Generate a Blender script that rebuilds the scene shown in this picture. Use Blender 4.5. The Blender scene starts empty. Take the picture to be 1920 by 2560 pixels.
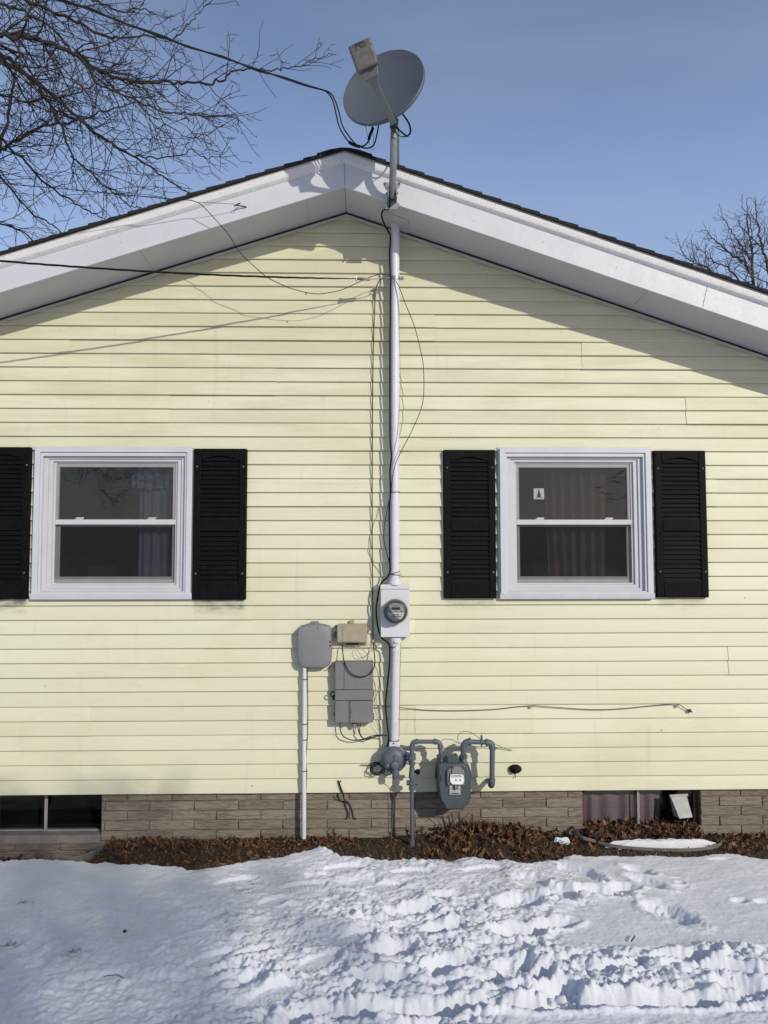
import bpy, math, random
import numpy as np
from mathutils import Vector, Matrix
random.seed(7)
rng = np.random.default_rng(11)
R = math.radians
sc = bpy.context.scene
COL = sc.collection

# ------------------------------------------------------------------ camera
CAM_D, CAM_H, PITCH, YAW, ROLL, FPX = 5.566, 1.650, .0610, .02283, -.00109, 1924.0
_cp, _sp, _cy, _sy, _cr, _sr = math.cos(PITCH), math.sin(PITCH), math.cos(YAW), math.sin(YAW), math.cos(ROLL), math.sin(ROLL)
FW = Vector((_sy*_cp, _cy*_cp, _sp))
_rt = Vector((_cy, -_sy, 0)); _up = _rt.cross(FW)
RT = _rt*_cr + _up*_sr; UP = _up*_cr - _rt*_sr
CAMP = Vector((0, -CAM_D, CAM_H))
cam = bpy.data.cameras.new('camera'); camo = bpy.data.objects.new('camera', cam); COL.objects.link(camo)
cam.sensor_fit = 'VERTICAL'; cam.sensor_height = 36; cam.lens = FPX/2560*36
cam.clip_start = .05; cam.clip_end = 3000
camo.matrix_world = Matrix(((RT.x, UP.x, -FW.x, CAMP.x), (RT.y, UP.y, -FW.y, CAMP.y), (RT.z, UP.z, -FW.z, CAMP.z), (0, 0, 0, 1)))
sc.camera = camo

# ------------------------------------------------------------------ light
SUN = Vector((.65, -1, .525)).normalized()
w = bpy.data.worlds.new('World'); sc.world = w; w.use_nodes = True
nt = w.node_tree; bg = nt.nodes['Background']
sky = nt.nodes.new('ShaderNodeTexSky'); sky.sky_type = 'NISHITA'; sky.sun_disc = False
sky.sun_elevation = math.asin(SUN.z); sky.sun_rotation = math.atan2(SUN.x, SUN.y)
sky.air_density = 1.0; sky.dust_density = .6; sky.ozone_density = 2.0; sky.altitude = 200
# compress sky brightness range to cut sun-side fill on the wall, keep its colours
bw_ = nt.nodes.new('ShaderNodeRGBToBW'); nt.links.new(sky.outputs[0], bw_.inputs[0])
pw_ = nt.nodes.new('ShaderNodeMath'); pw_.operation = 'POWER'; pw_.inputs[1].default_value = -.62; nt.links.new(bw_.outputs[0], pw_.inputs[0])
gm_ = nt.nodes.new('ShaderNodeMath'); gm_.operation = 'MULTIPLY'; gm_.inputs[1].default_value = 1.42; nt.links.new(pw_.outputs[0], gm_.inputs[0])
tn_ = nt.nodes.new('ShaderNodeVectorMath'); tn_.operation = 'SCALE'; nt.links.new(sky.outputs[0], tn_.inputs[0]); nt.links.new(gm_.outputs[0], tn_.inputs['Scale'])
tc_ = nt.nodes.new('ShaderNodeTexCoord'); sx_ = nt.nodes.new('ShaderNodeSeparateXYZ'); nt.links.new(tc_.outputs['Generated'], sx_.inputs[0])
hz_ = nt.nodes.new('ShaderNodeMapRange'); hz_.interpolation_type = 'SMOOTHSTEP'; hz_.inputs[1].default_value = .30; hz_.inputs[2].default_value = .66; hz_.inputs[3].default_value = 1.62; hz_.inputs[4].default_value = .92
nt.links.new(sx_.outputs[2], hz_.inputs[0])
sc_ = nt.nodes.new('ShaderNodeVectorMath'); sc_.operation = 'SCALE'; nt.links.new(tn_.outputs[0], sc_.inputs[0]); nt.links.new(hz_.outputs[0], sc_.inputs['Scale'])
tt_ = nt.nodes.new('ShaderNodeVectorMath'); tt_.operation = 'MULTIPLY'; tt_.inputs[1].default_value = (1.17, 1.0, .99); nt.links.new(sc_.outputs[0], tt_.inputs[0])
cl_ = nt.nodes.new('ShaderNodeTexNoise'); cl_.inputs['Scale'].default_value = 2.2; cl_.inputs['Detail'].default_value = 5; cl_.inputs['Distortion'].default_value = .6
mp_ = nt.nodes.new('ShaderNodeMapping'); mp_.inputs['Scale'].default_value = (1, 1, 3.2); nt.links.new(tc_.outputs['Generated'], mp_.inputs[0]); nt.links.new(mp_.outputs[0], cl_.inputs['Vector'])
cr_ = nt.nodes.new('ShaderNodeMapRange'); cr_.inputs[1].default_value = .40; cr_.inputs[2].default_value = .75; cr_.inputs[3].default_value = 0; cr_.inputs[4].default_value = .30; nt.links.new(cl_.outputs['Fac'], cr_.inputs[0])
mc_ = nt.nodes.new('ShaderNodeMix'); mc_.data_type = 'RGBA'; mc_.inputs[7].default_value = (2.7, 2.95, 3.65, 1); nt.links.new(cr_.outputs[0], mc_.inputs[0]); nt.links.new(tt_.outputs[0], mc_.inputs[6])
nt.links.new(mc_.outputs[2], bg.inputs[0]); bg.inputs[1].default_value = .138
sl = bpy.data.lights.new('sun', 'SUN'); sl.energy = 2.9; sl.angle = R(.55); sl.color = (1, .93, .82)
so = bpy.data.objects.new('sun', sl); COL.objects.link(so)
so.rotation_euler = SUN.to_track_quat('Z', 'Y').to_euler(); so.location = (6, -10, 9)
sc.view_settings.view_transform = 'Standard'; sc.view_settings.look = 'None'
sc.view_settings.exposure = 0; sc.view_settings.gamma = 1
try:
    sc.cycles.max_bounces = 6; sc.cycles.transparent_max_bounces = 12; sc.cycles.caustics_reflective = False; sc.cycles.caustics_refractive = False
except Exception: pass

# ------------------------------------------------------------------ measuring: photo pixel -> point on a plane of known depth
def ray(px, py): return FW + RT*((px-960)/FPX) - UP*((py-1280)/FPX)
def W(px, py, o=0.):
    v = ray(px, py); t = (CAM_D-o)/v.y; return CAMP + v*t
def G(px, py, z):
    v = ray(px, py); t = (z-CAM_H)/v.z; return CAMP + v*t
def PX(x, y, z):
    dx, dy, dz = x-CAMP.x, y-CAMP.y, z-CAMP.z
    f = dx*FW.x+dy*FW.y+dz*FW.z
    return 960+FPX*(dx*RT.x+dy*RT.y+dz*RT.z)/f, 1280-FPX*(dx*UP.x+dy*UP.y+dz*UP.z)/f

# ------------------------------------------------------------------ mesh builder
def smooth_path(pts, n=6):
    pts = [Vector(p) for p in pts]
    if len(pts) < 3: return pts
    P = [pts[0]*2-pts[1]] + pts + [pts[-1]*2-pts[-2]]
    out = []
    for i in range(1, len(P)-2):
        a, b, c, d = P[i-1:i+3]
        for k in range(n):
            t = k/n
            out.append(.5*((2*b)+(c-a)*t+(2*a-5*b+4*c-d)*t*t+(3*b-a-3*c+d)*t**3))
    out.append(pts[-1]); return out
class MB:
    def __init__(s): s.v = []; s.f = []
    def add(s, vs, fs):
        o = len(s.v); s.v += [tuple(p) for p in vs]; s.f += [tuple(i+o for i in f) for f in fs]; return s
    def poly(s, pts): return s.add(pts, [tuple(range(len(pts)))])
    def box(s, a, b):
        x0, y0, z0 = a; x1, y1, z1 = b
        return s.add([(x0,y0,z0),(x1,y0,z0),(x1,y1,z0),(x0,y1,z0),(x0,y0,z1),(x1,y0,z1),(x1,y1,z1),(x0,y1,z1)],
            [(0,3,2,1),(4,5,6,7),(0,1,5,4),(1,2,6,5),(2,3,7,6),(3,0,4,7)])
    def prism(s, poly, y0, y1, taper=1.0):       # poly of (x,z), counter-clockwise seen from -Y
        n = len(poly); cx = sum(p[0] for p in poly)/n; cz = sum(p[1] for p in poly)/n
        A = [(cx+(p[0]-cx)*taper, y0, cz+(p[1]-cz)*taper) for p in poly]; B = [(p[0], y1, p[1]) for p in poly]
        return s.add(A+B, [tuple(range(n)), tuple(range(2*n-1, n-1, -1))] + [(i, i+n, (i+1) % n+n, (i+1) % n) for i in range(n)])
    def tube(s, pts, r, n=8, cap=True, up=None):
        pts = [Vector(p) for p in pts]; m = len(pts)
        rs = r if isinstance(r, (list, tuple)) else [r]*m
        vs = []; fs = []; u = None
        for i, p in enumerate(pts):
            t = (pts[min(i+1, m-1)]-pts[max(i-1, 0)])
            if t.length < 1e-9: t = Vector((0, 0, 1))
            t.normalize()
            if u is None:
                u = t.orthogonal() if up is None else Vector(up)
            u = u - t*u.dot(t)
            if u.length < 1e-6: u = t.orthogonal()
            u.normalize(); q = t.cross(u)
            for k in range(n):
                a = 2*math.pi*k/n; vs.append(p+(u*math.cos(a)+q*math.sin(a))*rs[i])
        for i in range(m-1):
            for k in range(n):
                k2 = (k+1) % n; fs.append((i*n+k, i*n+k2, (i+1)*n+k2, (i+1)*n+k))
        if cap: fs.append(tuple(range(n-1, -1, -1))); fs.append(tuple((m-1)*n+k for k in range(n)))
        return s.add(vs, fs)
    def cable(s, pts, r, n=6, k=6): return s.tube(smooth_path(pts, k), r, n)
    def lathe(s, o, axis, prof, n=24):            # prof (radius, height along axis)
        o = Vector(o); a = Vector(axis).normalized(); u = a.orthogonal().normalized(); q = a.cross(u)
        vs = []; fs = []; m = len(prof)
        for (r, h) in prof:
            for k in range(n):
                t = 2*math.pi*k/n; vs.append(o+a*h+(u*math.cos(t)+q*math.sin(t))*max(r, 1e-5))
        for i in range(m-1):
            for k in range(n):
                k2 = (k+1) % n; fs.append((i*n+k, i*n+k2, (i+1)*n+k2, (i+1)*n+k))
        fs.append(tuple(range(n-1, -1, -1))); fs.append(tuple((m-1)*n+k for k in range(n)))
        return s.add(vs, fs)
    def obox(s, c, ax, ay, az):                   # oriented box: centre and half-vectors
        c, ax, ay, az = map(Vector, (c, ax, ay, az))
        P = [c+ax*i+ay*j+az*k for k in (-1, 1) for j in (-1, 1) for i in (-1, 1)]
        return s.add(P, [(0,2,3,1),(4,5,7,6),(0,1,5,4),(1,3,7,5),(3,2,6,7),(2,0,4,6)])
def rrect(x0, x1, z0, z1, r, n=4):
    out = []
    for cx, cz, a0 in ((x1-r, z0+r, -90), (x1-r, z1-r, 0), (x0+r, z1-r, 90), (x0+r, z0+r, 180)):
        for k in range(n+1):
            a = R(a0+90*k/n); out.append((cx+r*math.cos(a), cz+r*math.sin(a)))
    return out

def mesh_obj(name, mb, mat, parent=None, loc=(0, 0, 0), bev=0, smooth=True, seg=2):
    loc = Vector(loc)
    me = bpy.data.meshes.new(name)
    me.from_pydata([(v[0]-loc.x, v[1]-loc.y, v[2]-loc.z) for v in mb.v], [], mb.f)
    if smooth and len(me.polygons):
        me.polygons.foreach_set('use_smooth', [True]*len(me.polygons)); me.set_sharp_from_angle(angle=R(38))
    me.materials.append(mat); me.update()
    o = bpy.data.objects.new(name, me); COL.objects.link(o)
    if bev:
        b = o.modifiers.new('bevel', 'BEVEL'); b.width = bev; b.segments = seg; b.limit_method = 'ANGLE'; b.angle_limit = R(40)
    if parent is not None: o.parent = parent
    else: o.location = loc
    return o
def tag(o, label=None, cat=None, group=None, kind=None):
    if label: o['label'] = label
    if cat: o['category'] = cat
    if group: o['group'] = group
    if kind: o['kind'] = kind
    return o
def thing(name, loc, label, cat, group=None):
    o = bpy.data.objects.new(name, None); COL.objects.link(o); o.location = loc; o.empty_display_size = .1
    o['loc0'] = tuple(loc); tag(o, label, cat, group); del o['loc0']
    return o
def part(name, mb, mat, root, bev=0, parent=None, label=None, **k):
    o = mesh_obj(name, mb, mat, parent or root, root.location, bev, **k)
    if label: o['label'] = label
    return o
def single(name, mb, mat, label, cat, group=None, bev=0, **k):
    return tag(mesh_obj(name, mb, mat, None, mb.v[0], bev, **k), label, cat, group)

# ------------------------------------------------------------------ materials
class N:
    def __init__(s, name):
        s.m = bpy.data.materials.new(name); s.m.use_nodes = True; s.t = s.m.node_tree
        s.b = s.t.nodes['Principled BSDF']; s.out = s.t.nodes['Material Output']
    def n(s, typ, **k):
        x = s.t.nodes.new('ShaderNode'+typ)
        for a, v in k.items(): setattr(x, a, v)
        return x
    def l(s, a, b): s.t.links.new(a, b)
    def val(s, sock, v):
        if hasattr(v, 'is_output'): s.l(v, sock)
        else: sock.default_value = v
    def math(s, op, a, b=0., c=0.):
        x = s.n('Math', operation=op); s.val(x.inputs[0], a); s.val(x.inputs[1], b); s.val(x.inputs[2], c); return x.outputs[0]
    def mix(s, f, a, b, blend='MIX'):
        x = s.n('Mix', data_type='RGBA', blend_type=blend); s.val(x.inputs[0], f); s.val(x.inputs[6], a); s.val(x.inputs[7], b); return x.outputs[2]
    def coord(s, scale=(1, 1, 1), kind='Object'):
        c = s.n('TexCoord'); m = s.n('Mapping'); m.inputs['Scale'].default_value = scale; s.l(c.outputs[kind], m.inputs[0]); return m.outputs[0]
    def noise(s, scale, detail=4, rough=.55, vec=None, dist=0):
        x = s.n('TexNoise'); x.inputs['Scale'].default_value = scale; x.inputs['Detail'].default_value = detail; x.inputs['Roughness'].default_value = rough
        x.inputs['Distortion'].default_value = dist
        s.l(vec if vec is not None else s.coord(), x.inputs['Vector']); return x.outputs['Fac']
    def ramp(s, f, stops, interp='LINEAR'):
        x = s.n('ValToRGB'); x.color_ramp.interpolation = interp; e = x.color_ramp.elements
        while len(e) < len(stops): e.new(.5)
        for i, (p, c) in enumerate(stops):
            e[i].position = p; e[i].color = c if len(c) == 4 else (*c, 1)
        s.l(f, x.inputs[0]); return x.outputs[0]
    def sstep(s, v, lo, hi):
        x = s.n('MapRange', interpolation_type='SMOOTHSTEP'); s.val(x.inputs[0], v); x.inputs[1].default_value = lo; x.inputs[2].default_value = hi; return x.outputs[0]
    def bump(s, h, dist=.01, strength=.5):
        x = s.n('Bump'); x.inputs['Strength'].default_value = strength; x.inputs['Distance'].default_value = dist; s.l(h, x.inputs['Height']); s.l(x.outputs[0], s.b.inputs['Normal'])
def c4(c): return (c[0], c[1], c[2], 1)
def M(name, col, rough=.6, var=.12, scale=14, metal=0, bump=0, bscale=120, dirt=None, spec=.5, dscale=0):
    s = N(name); f = s.noise(scale, 5)
    lo = c4([x*(1-var) for x in col]); hi = c4([min(1, x*(1+var)) for x in col])
    c = s.ramp(f, [(.3, lo), (.7, hi)])
    if dirt:
        d = s.noise(dscale or scale*3.1, 7, .7); c = s.mix(s.sstep(d, dirt[1], dirt[1]+.12), c, c4(dirt[0]))
    s.l(c, s.b.inputs['Base Color']); s.b.inputs['Roughness'].default_value = rough; s.b.inputs['Metallic'].default_value = metal
    s.b.inputs['Specular IOR Level'].default_value = spec
    if bump: s.bump(s.noise(bscale, 4), bump, .6)
    return s.m
m_white = M('white_aluminium', (.55, .565, .595), .45, .04, 3, bump=.012, bscale=4, dirt=((.45, .44, .42), .66))
m_soffit = M('soffit_panel', (.46, .465, .49), .5, .06, 2.5, bump=.010, bscale=5, dirt=((.42, .41, .39), .68))
m_trimdirt = M('speckled_trim', (.66, .66, .65), .6, .05, 9, dirt=((.10, .09, .08), .57), dscale=75)
m_drip = M('drip_edge', (.42, .41, .39), .55, .1)
m_dark = M('shade_strip_dark', (.012, .012, .013), .8, .1)
m_jtrim = M('pale_channel', (.50, .47, .40), .5, .08)
m_pvc = M('white_painted_conduit', (.64, .655, .70), .42, .05, 6, dirt=((.40, .38, .36), .69))
m_pvc_worn = M('worn_painted_conduit', (.60, .61, .65), .5, .06, 9, dirt=((.22, .20, .18), .60))
m_encl = M('meter_enclosure_paint', (.62, .62, .64), .45, .03, 5, dirt=((.5, .5, .5), .72))
m_vinyl = M('white_window_vinyl', (.54, .54, .555), .4, .04, 6)
m_casing = M('white_casing', (.55, .57, .605), .42, .05, 5, dirt=((.40, .38, .36), .68))
m_sash = M('sash_vinyl', (.30, .29, .285), .45, .06, 8)
m_black = M('black_cable', (.005, .005, .006), .6, .2, spec=.2)
m_black_wall = M('weathered_black_cable', (.022, .021, .022), .55, .3)
m_shutter = M('black_shutter', (.0035, .0038, .0045), .6, .3, 20, bump=.001, bscale=160, spec=.10, dirt=((.016, .0155, .015), .56))
m_screw = M('shutter_screw', (.12, .09, .06), .5, .3, 40)
m_greybox = M('grey_plastic_box', (.205, .21, .215), .55, .05, 8, dirt=((.27, .27, .265), .62), dscale=22, bump=.0004, bscale=500)
m_greybox2 = M('darker_grey_box', (.175, .175, .175), .6, .08, 10, dirt=((.26, .26, .25), .66))
m_beige = M('beige_box', (.33, .29, .205), .6, .10, 18, dirt=((.20, .16, .10), .63))
m_gas = M('gas_grey_paint', (.065, .08, .095), .45, .10, 20)
m_gaspipe = M('gas_pipe_paint', (.088, .108, .135), .5, .16, 25, dirt=((.08, .055, .04), .66))
m_gasmeter = M('gas_meter_paint', (.056, .074, .080), .5, .08, 12)
m_reg = M('regulator_paint', (.092, .112, .135), .5, .10, 20)
m_silver = M('galvanised', (.34, .35, .36), .42, .2, 30, metal=.5)
m_dish = M('dish_grey', (.085, .100, .118), .5, .06, 6, dirt=((.19, .20, .20), .7))
m_lnb = M('lnb_plastic', (.125, .122, .108), .6, .22, 30, dirt=((.05, .047, .04), .56))
m_arm = M('dish_arm', (.115, .125, .135), .5, .08, 10)
m_polegalv = M('dish_pole', (.22, .235, .255), .5, .16, 16, metal=.1, dirt=((.40, .40, .41), .62))
m_tanwire = M('tan_wire', (.24, .20, .14), .6, .15)
m_greywire = M('grey_wire', (.11, .105, .10), .6, .15)
m_copper = M('copper_wire', (.30, .15, .08), .5, .2, 40)
m_whiteplate = M('white_print', (.80, .80, .80), .4, .02)
m_print = M('dark_print', (.03, .03, .03), .6, .1)
m_red = M('red_print', (.35, .03, .03), .5, .1)
m_label = M('silver_label', (.42, .42, .43), .35, .05)
m_face = M('meter_face', (.40, .40, .39), .5, .04)
m_lcd = M('lcd', (.018, .022, .020), .25, .1)
m_glassclear = None
def glass(name, tint, rough=.02, sheen=.0, spec=1.0):
    s = N(name); t = s.t; t.nodes.remove(s.b)
    tr = s.n('BsdfTransparent'); tr.inputs[0].default_value = c4(tint)
    gl = s.n('BsdfGlossy'); gl.inputs['Roughness'].default_value = rough
    fr = s.n('Fresnel'); fr.inputs[0].default_value = 1.5
    f = s.math('MULTIPLY', fr.outputs[0], spec)
    mx = s.n('MixShader'); s.l(f, mx.inputs[0]); s.l(tr.outputs[0], mx.inputs[1]); s.l(gl.outputs[0], mx.inputs[2]); s.l(mx.outputs[0], s.out.inputs[0])
    return s.m
m_pane = glass('window_pane', (.66, .69, .72), .015, 0, 2.4)
m_cellar_pane = glass('cellar_pane', (.72, .72, .74), .03, 0, .8)
m_meterglass = glass('meter_glass', (.86, .86, .84))
def screen_mat():
    s = N('insect_screen'); s.t.nodes.remove(s.b)
    tr = s.n('BsdfTransparent'); di = s.n('BsdfDiffuse')
    v = s.coord((1, 1, 1)); a = s.noise(60, 3, .6, s.coord((9, 1, .6))); b = s.noise(60, 3, .6, s.coord((.6, 1, 9)))
    di.inputs[0].default_value = (.05, .05, .053, 1)
    fac = s.math('MULTIPLY_ADD', s.math('ADD', a, b), .22, .10)
    mx = s.n('MixShader'); s.l(fac, mx.inputs[0]); s.l(tr.outputs[0], mx.inputs[1]); s.l(di.outputs[0], mx.inputs[2]); s.l(mx.outputs[0], s.out.inputs[0])
    return s.m
m_screen = screen_mat()
m_curtain_rose = M('rose_curtain', (.68, .46, .36), .9, .18, 6)
m_curtain_white = M('white_curtain', (.72, .74, .80), .9, .08, 6)
m_curtain_grey = M('basement_curtain', (.62, .51, .49), .9, .1, 6)
m_room = M('dim_room', (.05, .05, .055), .9, .3, 2)
m_concrete = M('concrete_sill', (.23, .21, .195), .9, .18, 14, bump=.004, bscale=70)
m_rim = M('grey_edging', (.16, .155, .14), .7, .2, 14)
m_redwood = M('red_brown_frame', (.10, .04, .03), .7, .3)
m_twig = M('dead_twig', (.065, .045, .032), .9, .3, 30)

def siding_mat(smudges):
    s = N('yellow_vinyl_siding')
    geo = s.n('NewGeometry'); co = s.n('TexCoord'); sep = s.n('SeparateXYZ'); s.l(co.outputs['Object'], sep.inputs[0])
    isl = geo.outputs['Random Per Island']
    base = s.ramp(isl, [(0, (.640, .637, .462)), (.5, (.668, .665, .484)), (1, (.695, .692, .512))])
    n1 = s.noise(.9, 5, .6, s.coord((1, 1, 1.6))); base = s.mix(s.sstep(n1, .45, .75), base, c4((.615, .60, .41)))
    n2 = s.noise(5, 6, .65, s.coord((.35, 1, 2.2))); base = s.mix(s.math('MULTIPLY', s.sstep(n2, .52, .78), .5), base, c4((.57, .545, .38)))
    n4 = s.noise(60, 4, .7, s.coord((.3, 1, 3.))); base = s.mix(s.math('MULTIPLY', s.sstep(n4, .50, .75), .18), base, c4((.48, .45, .34)))
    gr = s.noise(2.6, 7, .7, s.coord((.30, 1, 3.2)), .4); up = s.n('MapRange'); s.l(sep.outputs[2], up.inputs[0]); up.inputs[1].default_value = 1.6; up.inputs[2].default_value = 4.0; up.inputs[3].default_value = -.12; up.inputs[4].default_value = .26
    base = s.mix(s.math('MULTIPLY', s.sstep(s.math('ADD', gr, up.outputs[0]), .46, .74), .42), base, c4((.47, .43, .28)))  # tan grime streaks; weighting by height puts the gable's dimmer top into the colour
    st = s.noise(7, 4, .6, s.coord((1.6, 1, .16))); base = s.mix(s.math('MULTIPLY', s.sstep(st, .58, .80), .22), base, c4((.36, .33, .25)))
    vo = s.n('TexVoronoi'); vo.inputs['Scale'].default_value = 7.5; s.l(s.coord((1, 1, 1)), vo.inputs['Vector'])
    spk = s.math('LESS_THAN', vo.outputs['Distance'], s.math('MULTIPLY', s.math('POWER', s.noise(3.1, 2), 3), .16))
    base = s.mix(s.math('MULTIPLY', spk, .75), base, c4((.13, .115, .08)))
    sm = None; X, Z = sep.outputs[0], sep.outputs[2]
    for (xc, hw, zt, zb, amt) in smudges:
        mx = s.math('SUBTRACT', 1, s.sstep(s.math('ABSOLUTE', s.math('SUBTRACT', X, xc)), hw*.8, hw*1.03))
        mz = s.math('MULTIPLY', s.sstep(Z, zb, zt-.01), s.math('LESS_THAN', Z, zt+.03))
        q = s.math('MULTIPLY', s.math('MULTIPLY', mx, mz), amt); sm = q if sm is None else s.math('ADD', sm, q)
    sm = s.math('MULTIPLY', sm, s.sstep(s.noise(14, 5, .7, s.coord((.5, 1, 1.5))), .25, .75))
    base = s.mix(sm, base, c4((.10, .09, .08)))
    s.l(base, s.b.inputs['Base Color']); s.b.inputs['Roughness'].default_value = .52; s.b.inputs['Specular IOR Level'].default_value = .35
    h = s.math('ADD', s.math('MULTIPLY', s.noise(45, 5, .6, s.coord((.12, 1, 2.5))), .6), s.math('MULTIPLY', s.noise(1.7, 3, .5), 6.))
    s.bump(h, .0016, .5)
    return s.m
def brick_mat():
    s = N('textured_concrete_brick'); geo = s.n('NewGeometry')
    c = s.ramp(geo.outputs['Random Per Island'], [(0, (.20, .172, .138)), (.5, (.237, .205, .165)), (1, (.275, .238, .192))])
    n = s.noise(24, 5, .6, s.coord((.42, 1, 2.3)), .9); c = s.mix(s.math('MULTIPLY', s.math('SUBTRACT', 1, s.sstep(n, .40, .52)), .55), c, c4((.13, .108, .09)))
    c = s.mix(s.math('MULTIPLY', s.sstep(s.noise(9, 6, .7), .56, .74), .35), c, c4((.36, .34, .32))); c = s.mix(s.math('MULTIPLY', s.sstep(s.noise(2.2, 4), .5, .75), .4), c, c4((.26, .215, .185)))
    s.l(c, s.b.inputs['Base Color']); s.b.inputs['Roughness'].default_value = .95; s.b.inputs['Specular IOR Level'].default_value = .2
    s.bump(n, .014, 1.0); return s.m
m_brick = brick_mat()
m_mortar = M('mortar', (.21, .175, .14), .95, .15, 30)
m_shingle = M('black_shingle', (.016, .015, .015), .95, .5, 60, bump=.003, bscale=300)
def snow_mat():
    s = N('snow')
    a = s.n('Attribute'); a.attribute_name = 'soiled'
    base = s.mix(s.sstep(s.noise(2.2, 5, .6), .42, .75), c4((.73, .755, .80)), c4((.68, .70, .745)))
    dirty = s.math('MULTIPLY', a.outputs['Fac'], s.sstep(s.noise(38, 6, .75), .40, .66))
    base = s.mix(dirty, base, c4((.12, .10, .07)))
    s.l(base, s.b.inputs['Base Color']); s.b.inputs['Roughness'].default_value = .85; s.b.inputs['Specular IOR Level'].default_value = .25
    s.b.inputs['Subsurface Weight'].default_value = .0
    s.bump(s.math('ADD', s.noise(140, 4, .7), s.math('MULTIPLY', s.noise(45, 4, .6), 1.5)), .006, .55); return s.m
m_snow = snow_mat()
def soil_mat():
    s = N('bare_soil'); c = s.ramp(s.noise(30, 7, .7), [(.3, (.020, .014, .010)), (.55, (.05, .036, .024)), (.75, (.085, .062, .04))])
    s.l(c, s.b.inputs['Base Color']); s.b.inputs['Roughness'].default_value = 1; s.bump(s.noise(90, 6, .7), .02, .8); return s.m
m_soil = soil_mat()
def isl_mat(name, stops, rough=.8, trans=0):
    s = N(name); geo = s.n('NewGeometry'); c = s.ramp(geo.outputs['Random Per Island'], stops)
    c = s.mix(s.math('MULTIPLY', s.noise(50, 4), .5), c, c4(stops[0][1])); s.l(c, s.b.inputs['Base Color']); s.b.inputs['Roughness'].default_value = rough
    return s.m
m_leaf = isl_mat('fallen_leaves', [(0, (.03, .014, .009)), (.35, (.085, .036, .018)), (.6, (.17, .075, .03)), (.82, (.24, .12, .05)), (1, (.30, .19, .10))])
m_straw = isl_mat('dead_grass', [(0, (.05, .03, .016)), (.5, (.14, .095, .05)), (.85, (.24, .18, .10)), (1, (.08, .09, .035))])
m_bark = M('dark_bark', (.030, .023, .021), .95, .25, 8)
m_bark2 = M('reddish_bark', (.060, .045, .047), .95, .25, 8)

# ------------------------------------------------------------------ house
XP, SL, SR = -.150, .3255, .3390
def roofline(x, z0): return z0 - (SL*(XP-x) if x < XP else SR*(x-XP))
HX0, HX1, HY1 = -4.35, 4.15, 8.6            # body of the house
CO = .1016                                   # siding exposure
house = thing('house', (0, 0, 0), 'one storey house with pale yellow siding, black shutters and a white gable', 'house')
win = [(-2.388, -1.241, 1.365, 2.463), (.955, 2.084, 1.361, 2.465)]
hole = [(a+.05, b-.05, c+.02, d-.04) for a, b, c, d in win]
seams = {}
for px, py in [(169, 880), (685, 955), (418, 1023), (630, 1515), (220, 1805), (506, 1650), (1083, 833), (1716, 1040), (1822, 1668), (1038, 1815), (1308, 1871), (1207, 1945), (1033, 1604), (1455, 885), (1330, 1765), (152, 1330), (1022, 1110), (1790, 1250)]:
    p = W(px, py); seams.setdefault(int(p.z//(2*CO)), []).append(p.x)
sid = MB()
ZS = 4.219                                   # soffit height at the ridge, on the wall
def xlim(z, side):
    z = z-.05
    if side < 0: return max(HX0, XP-(ZS-z)/SL) if z < ZS else XP
    return min(HX1, XP+(ZS-z)/SR) if z < ZS else XP
ncourse = int((ZS+.05)/CO)+1
for k in range(ncourse):
    z0, z1 = k*CO, (k+1)*CO
    j = k//2
    xs = sorted(seams.get(j, []) + ([] if j in seams else [rng.uniform(-4.2, -3.1), rng.uniform(3.2, 4.)]))
    cuts = [-9]+xs+[9]
    for i in range(len(cuts)-1):
        tilt = rng.uniform(-.0014, .0014); dy = (.0 if i % 2 else -.0034)+rng.uniform(-.0005, .0005)
        segs = [(cuts[i], cuts[i+1]+.012 if i % 2 == 0 else cuts[i+1], z0, z1)]
        for (a, b, c, d) in hole:
            new = []
            for (xa, xb, za, zb) in segs:
                if xb <= a or xa >= b or zb <= c or za >= d: new.append((xa, xb, za, zb)); continue
                zl, zh = max(za, c), min(zb, d)
                if xa < a: new.append((xa, a, za, zb))
                if xb > b: new.append((b, xb, za, zb))
                if za < zl: new.append((max(xa, a), min(xb, b), za, zl))
                if zb > zh: new.append((max(xa, a), min(xb, b), zh, zb))
            segs = new
        for (xa, xb, za, zb) in segs:
            def X(x, z): return min(max(x, xlim(z, -1)), xlim(z, 1))
            if X(xa, za) >= X(xb, za)-1e-4: continue
            nx = max(1, int((min(xb, HX1)-max(xa, HX0))/.8))
            prof = [(z0, .0155), (z0, .0006), (z0+.0012, 0), (z0+.006, .0004), (z0+CO*.93, .0145), (z1, .0165)]
            prof = [(z, y) for z, y in prof if za-1e-6 <= z <= zb+1e-6]
            if za > z0+1e-6: prof.insert(0, (za, .0165*(za-z0)/CO))
            if zb < z1-1e-6: prof.append((zb, .0165*(zb-z0)/CO))
            wob = [rng.uniform(-.0007, .0007) for _ in range(nx+1)]
            vs = []; fs = []
            for (z, y) in prof:
                for q in range(nx+1):
                    x = xa+(xb-xa)*q/nx if xa > -8 and xb < 8 else None
                    if x is None:
                        A, B = X(xa, z), X(xb, z); x = A+(B-A)*q/nx
                    vs.append((X(x, z), y+dy, z+wob[q]+tilt*0))
            for r_ in range(len(prof)-1):
                for q in range(nx): fs.append((r_*(nx+1)+q, r_*(nx+1)+q+1, (r_+1)*(nx+1)+q+1, (r_+1)*(nx+1)+q))
            sid.add(vs, fs)
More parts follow.
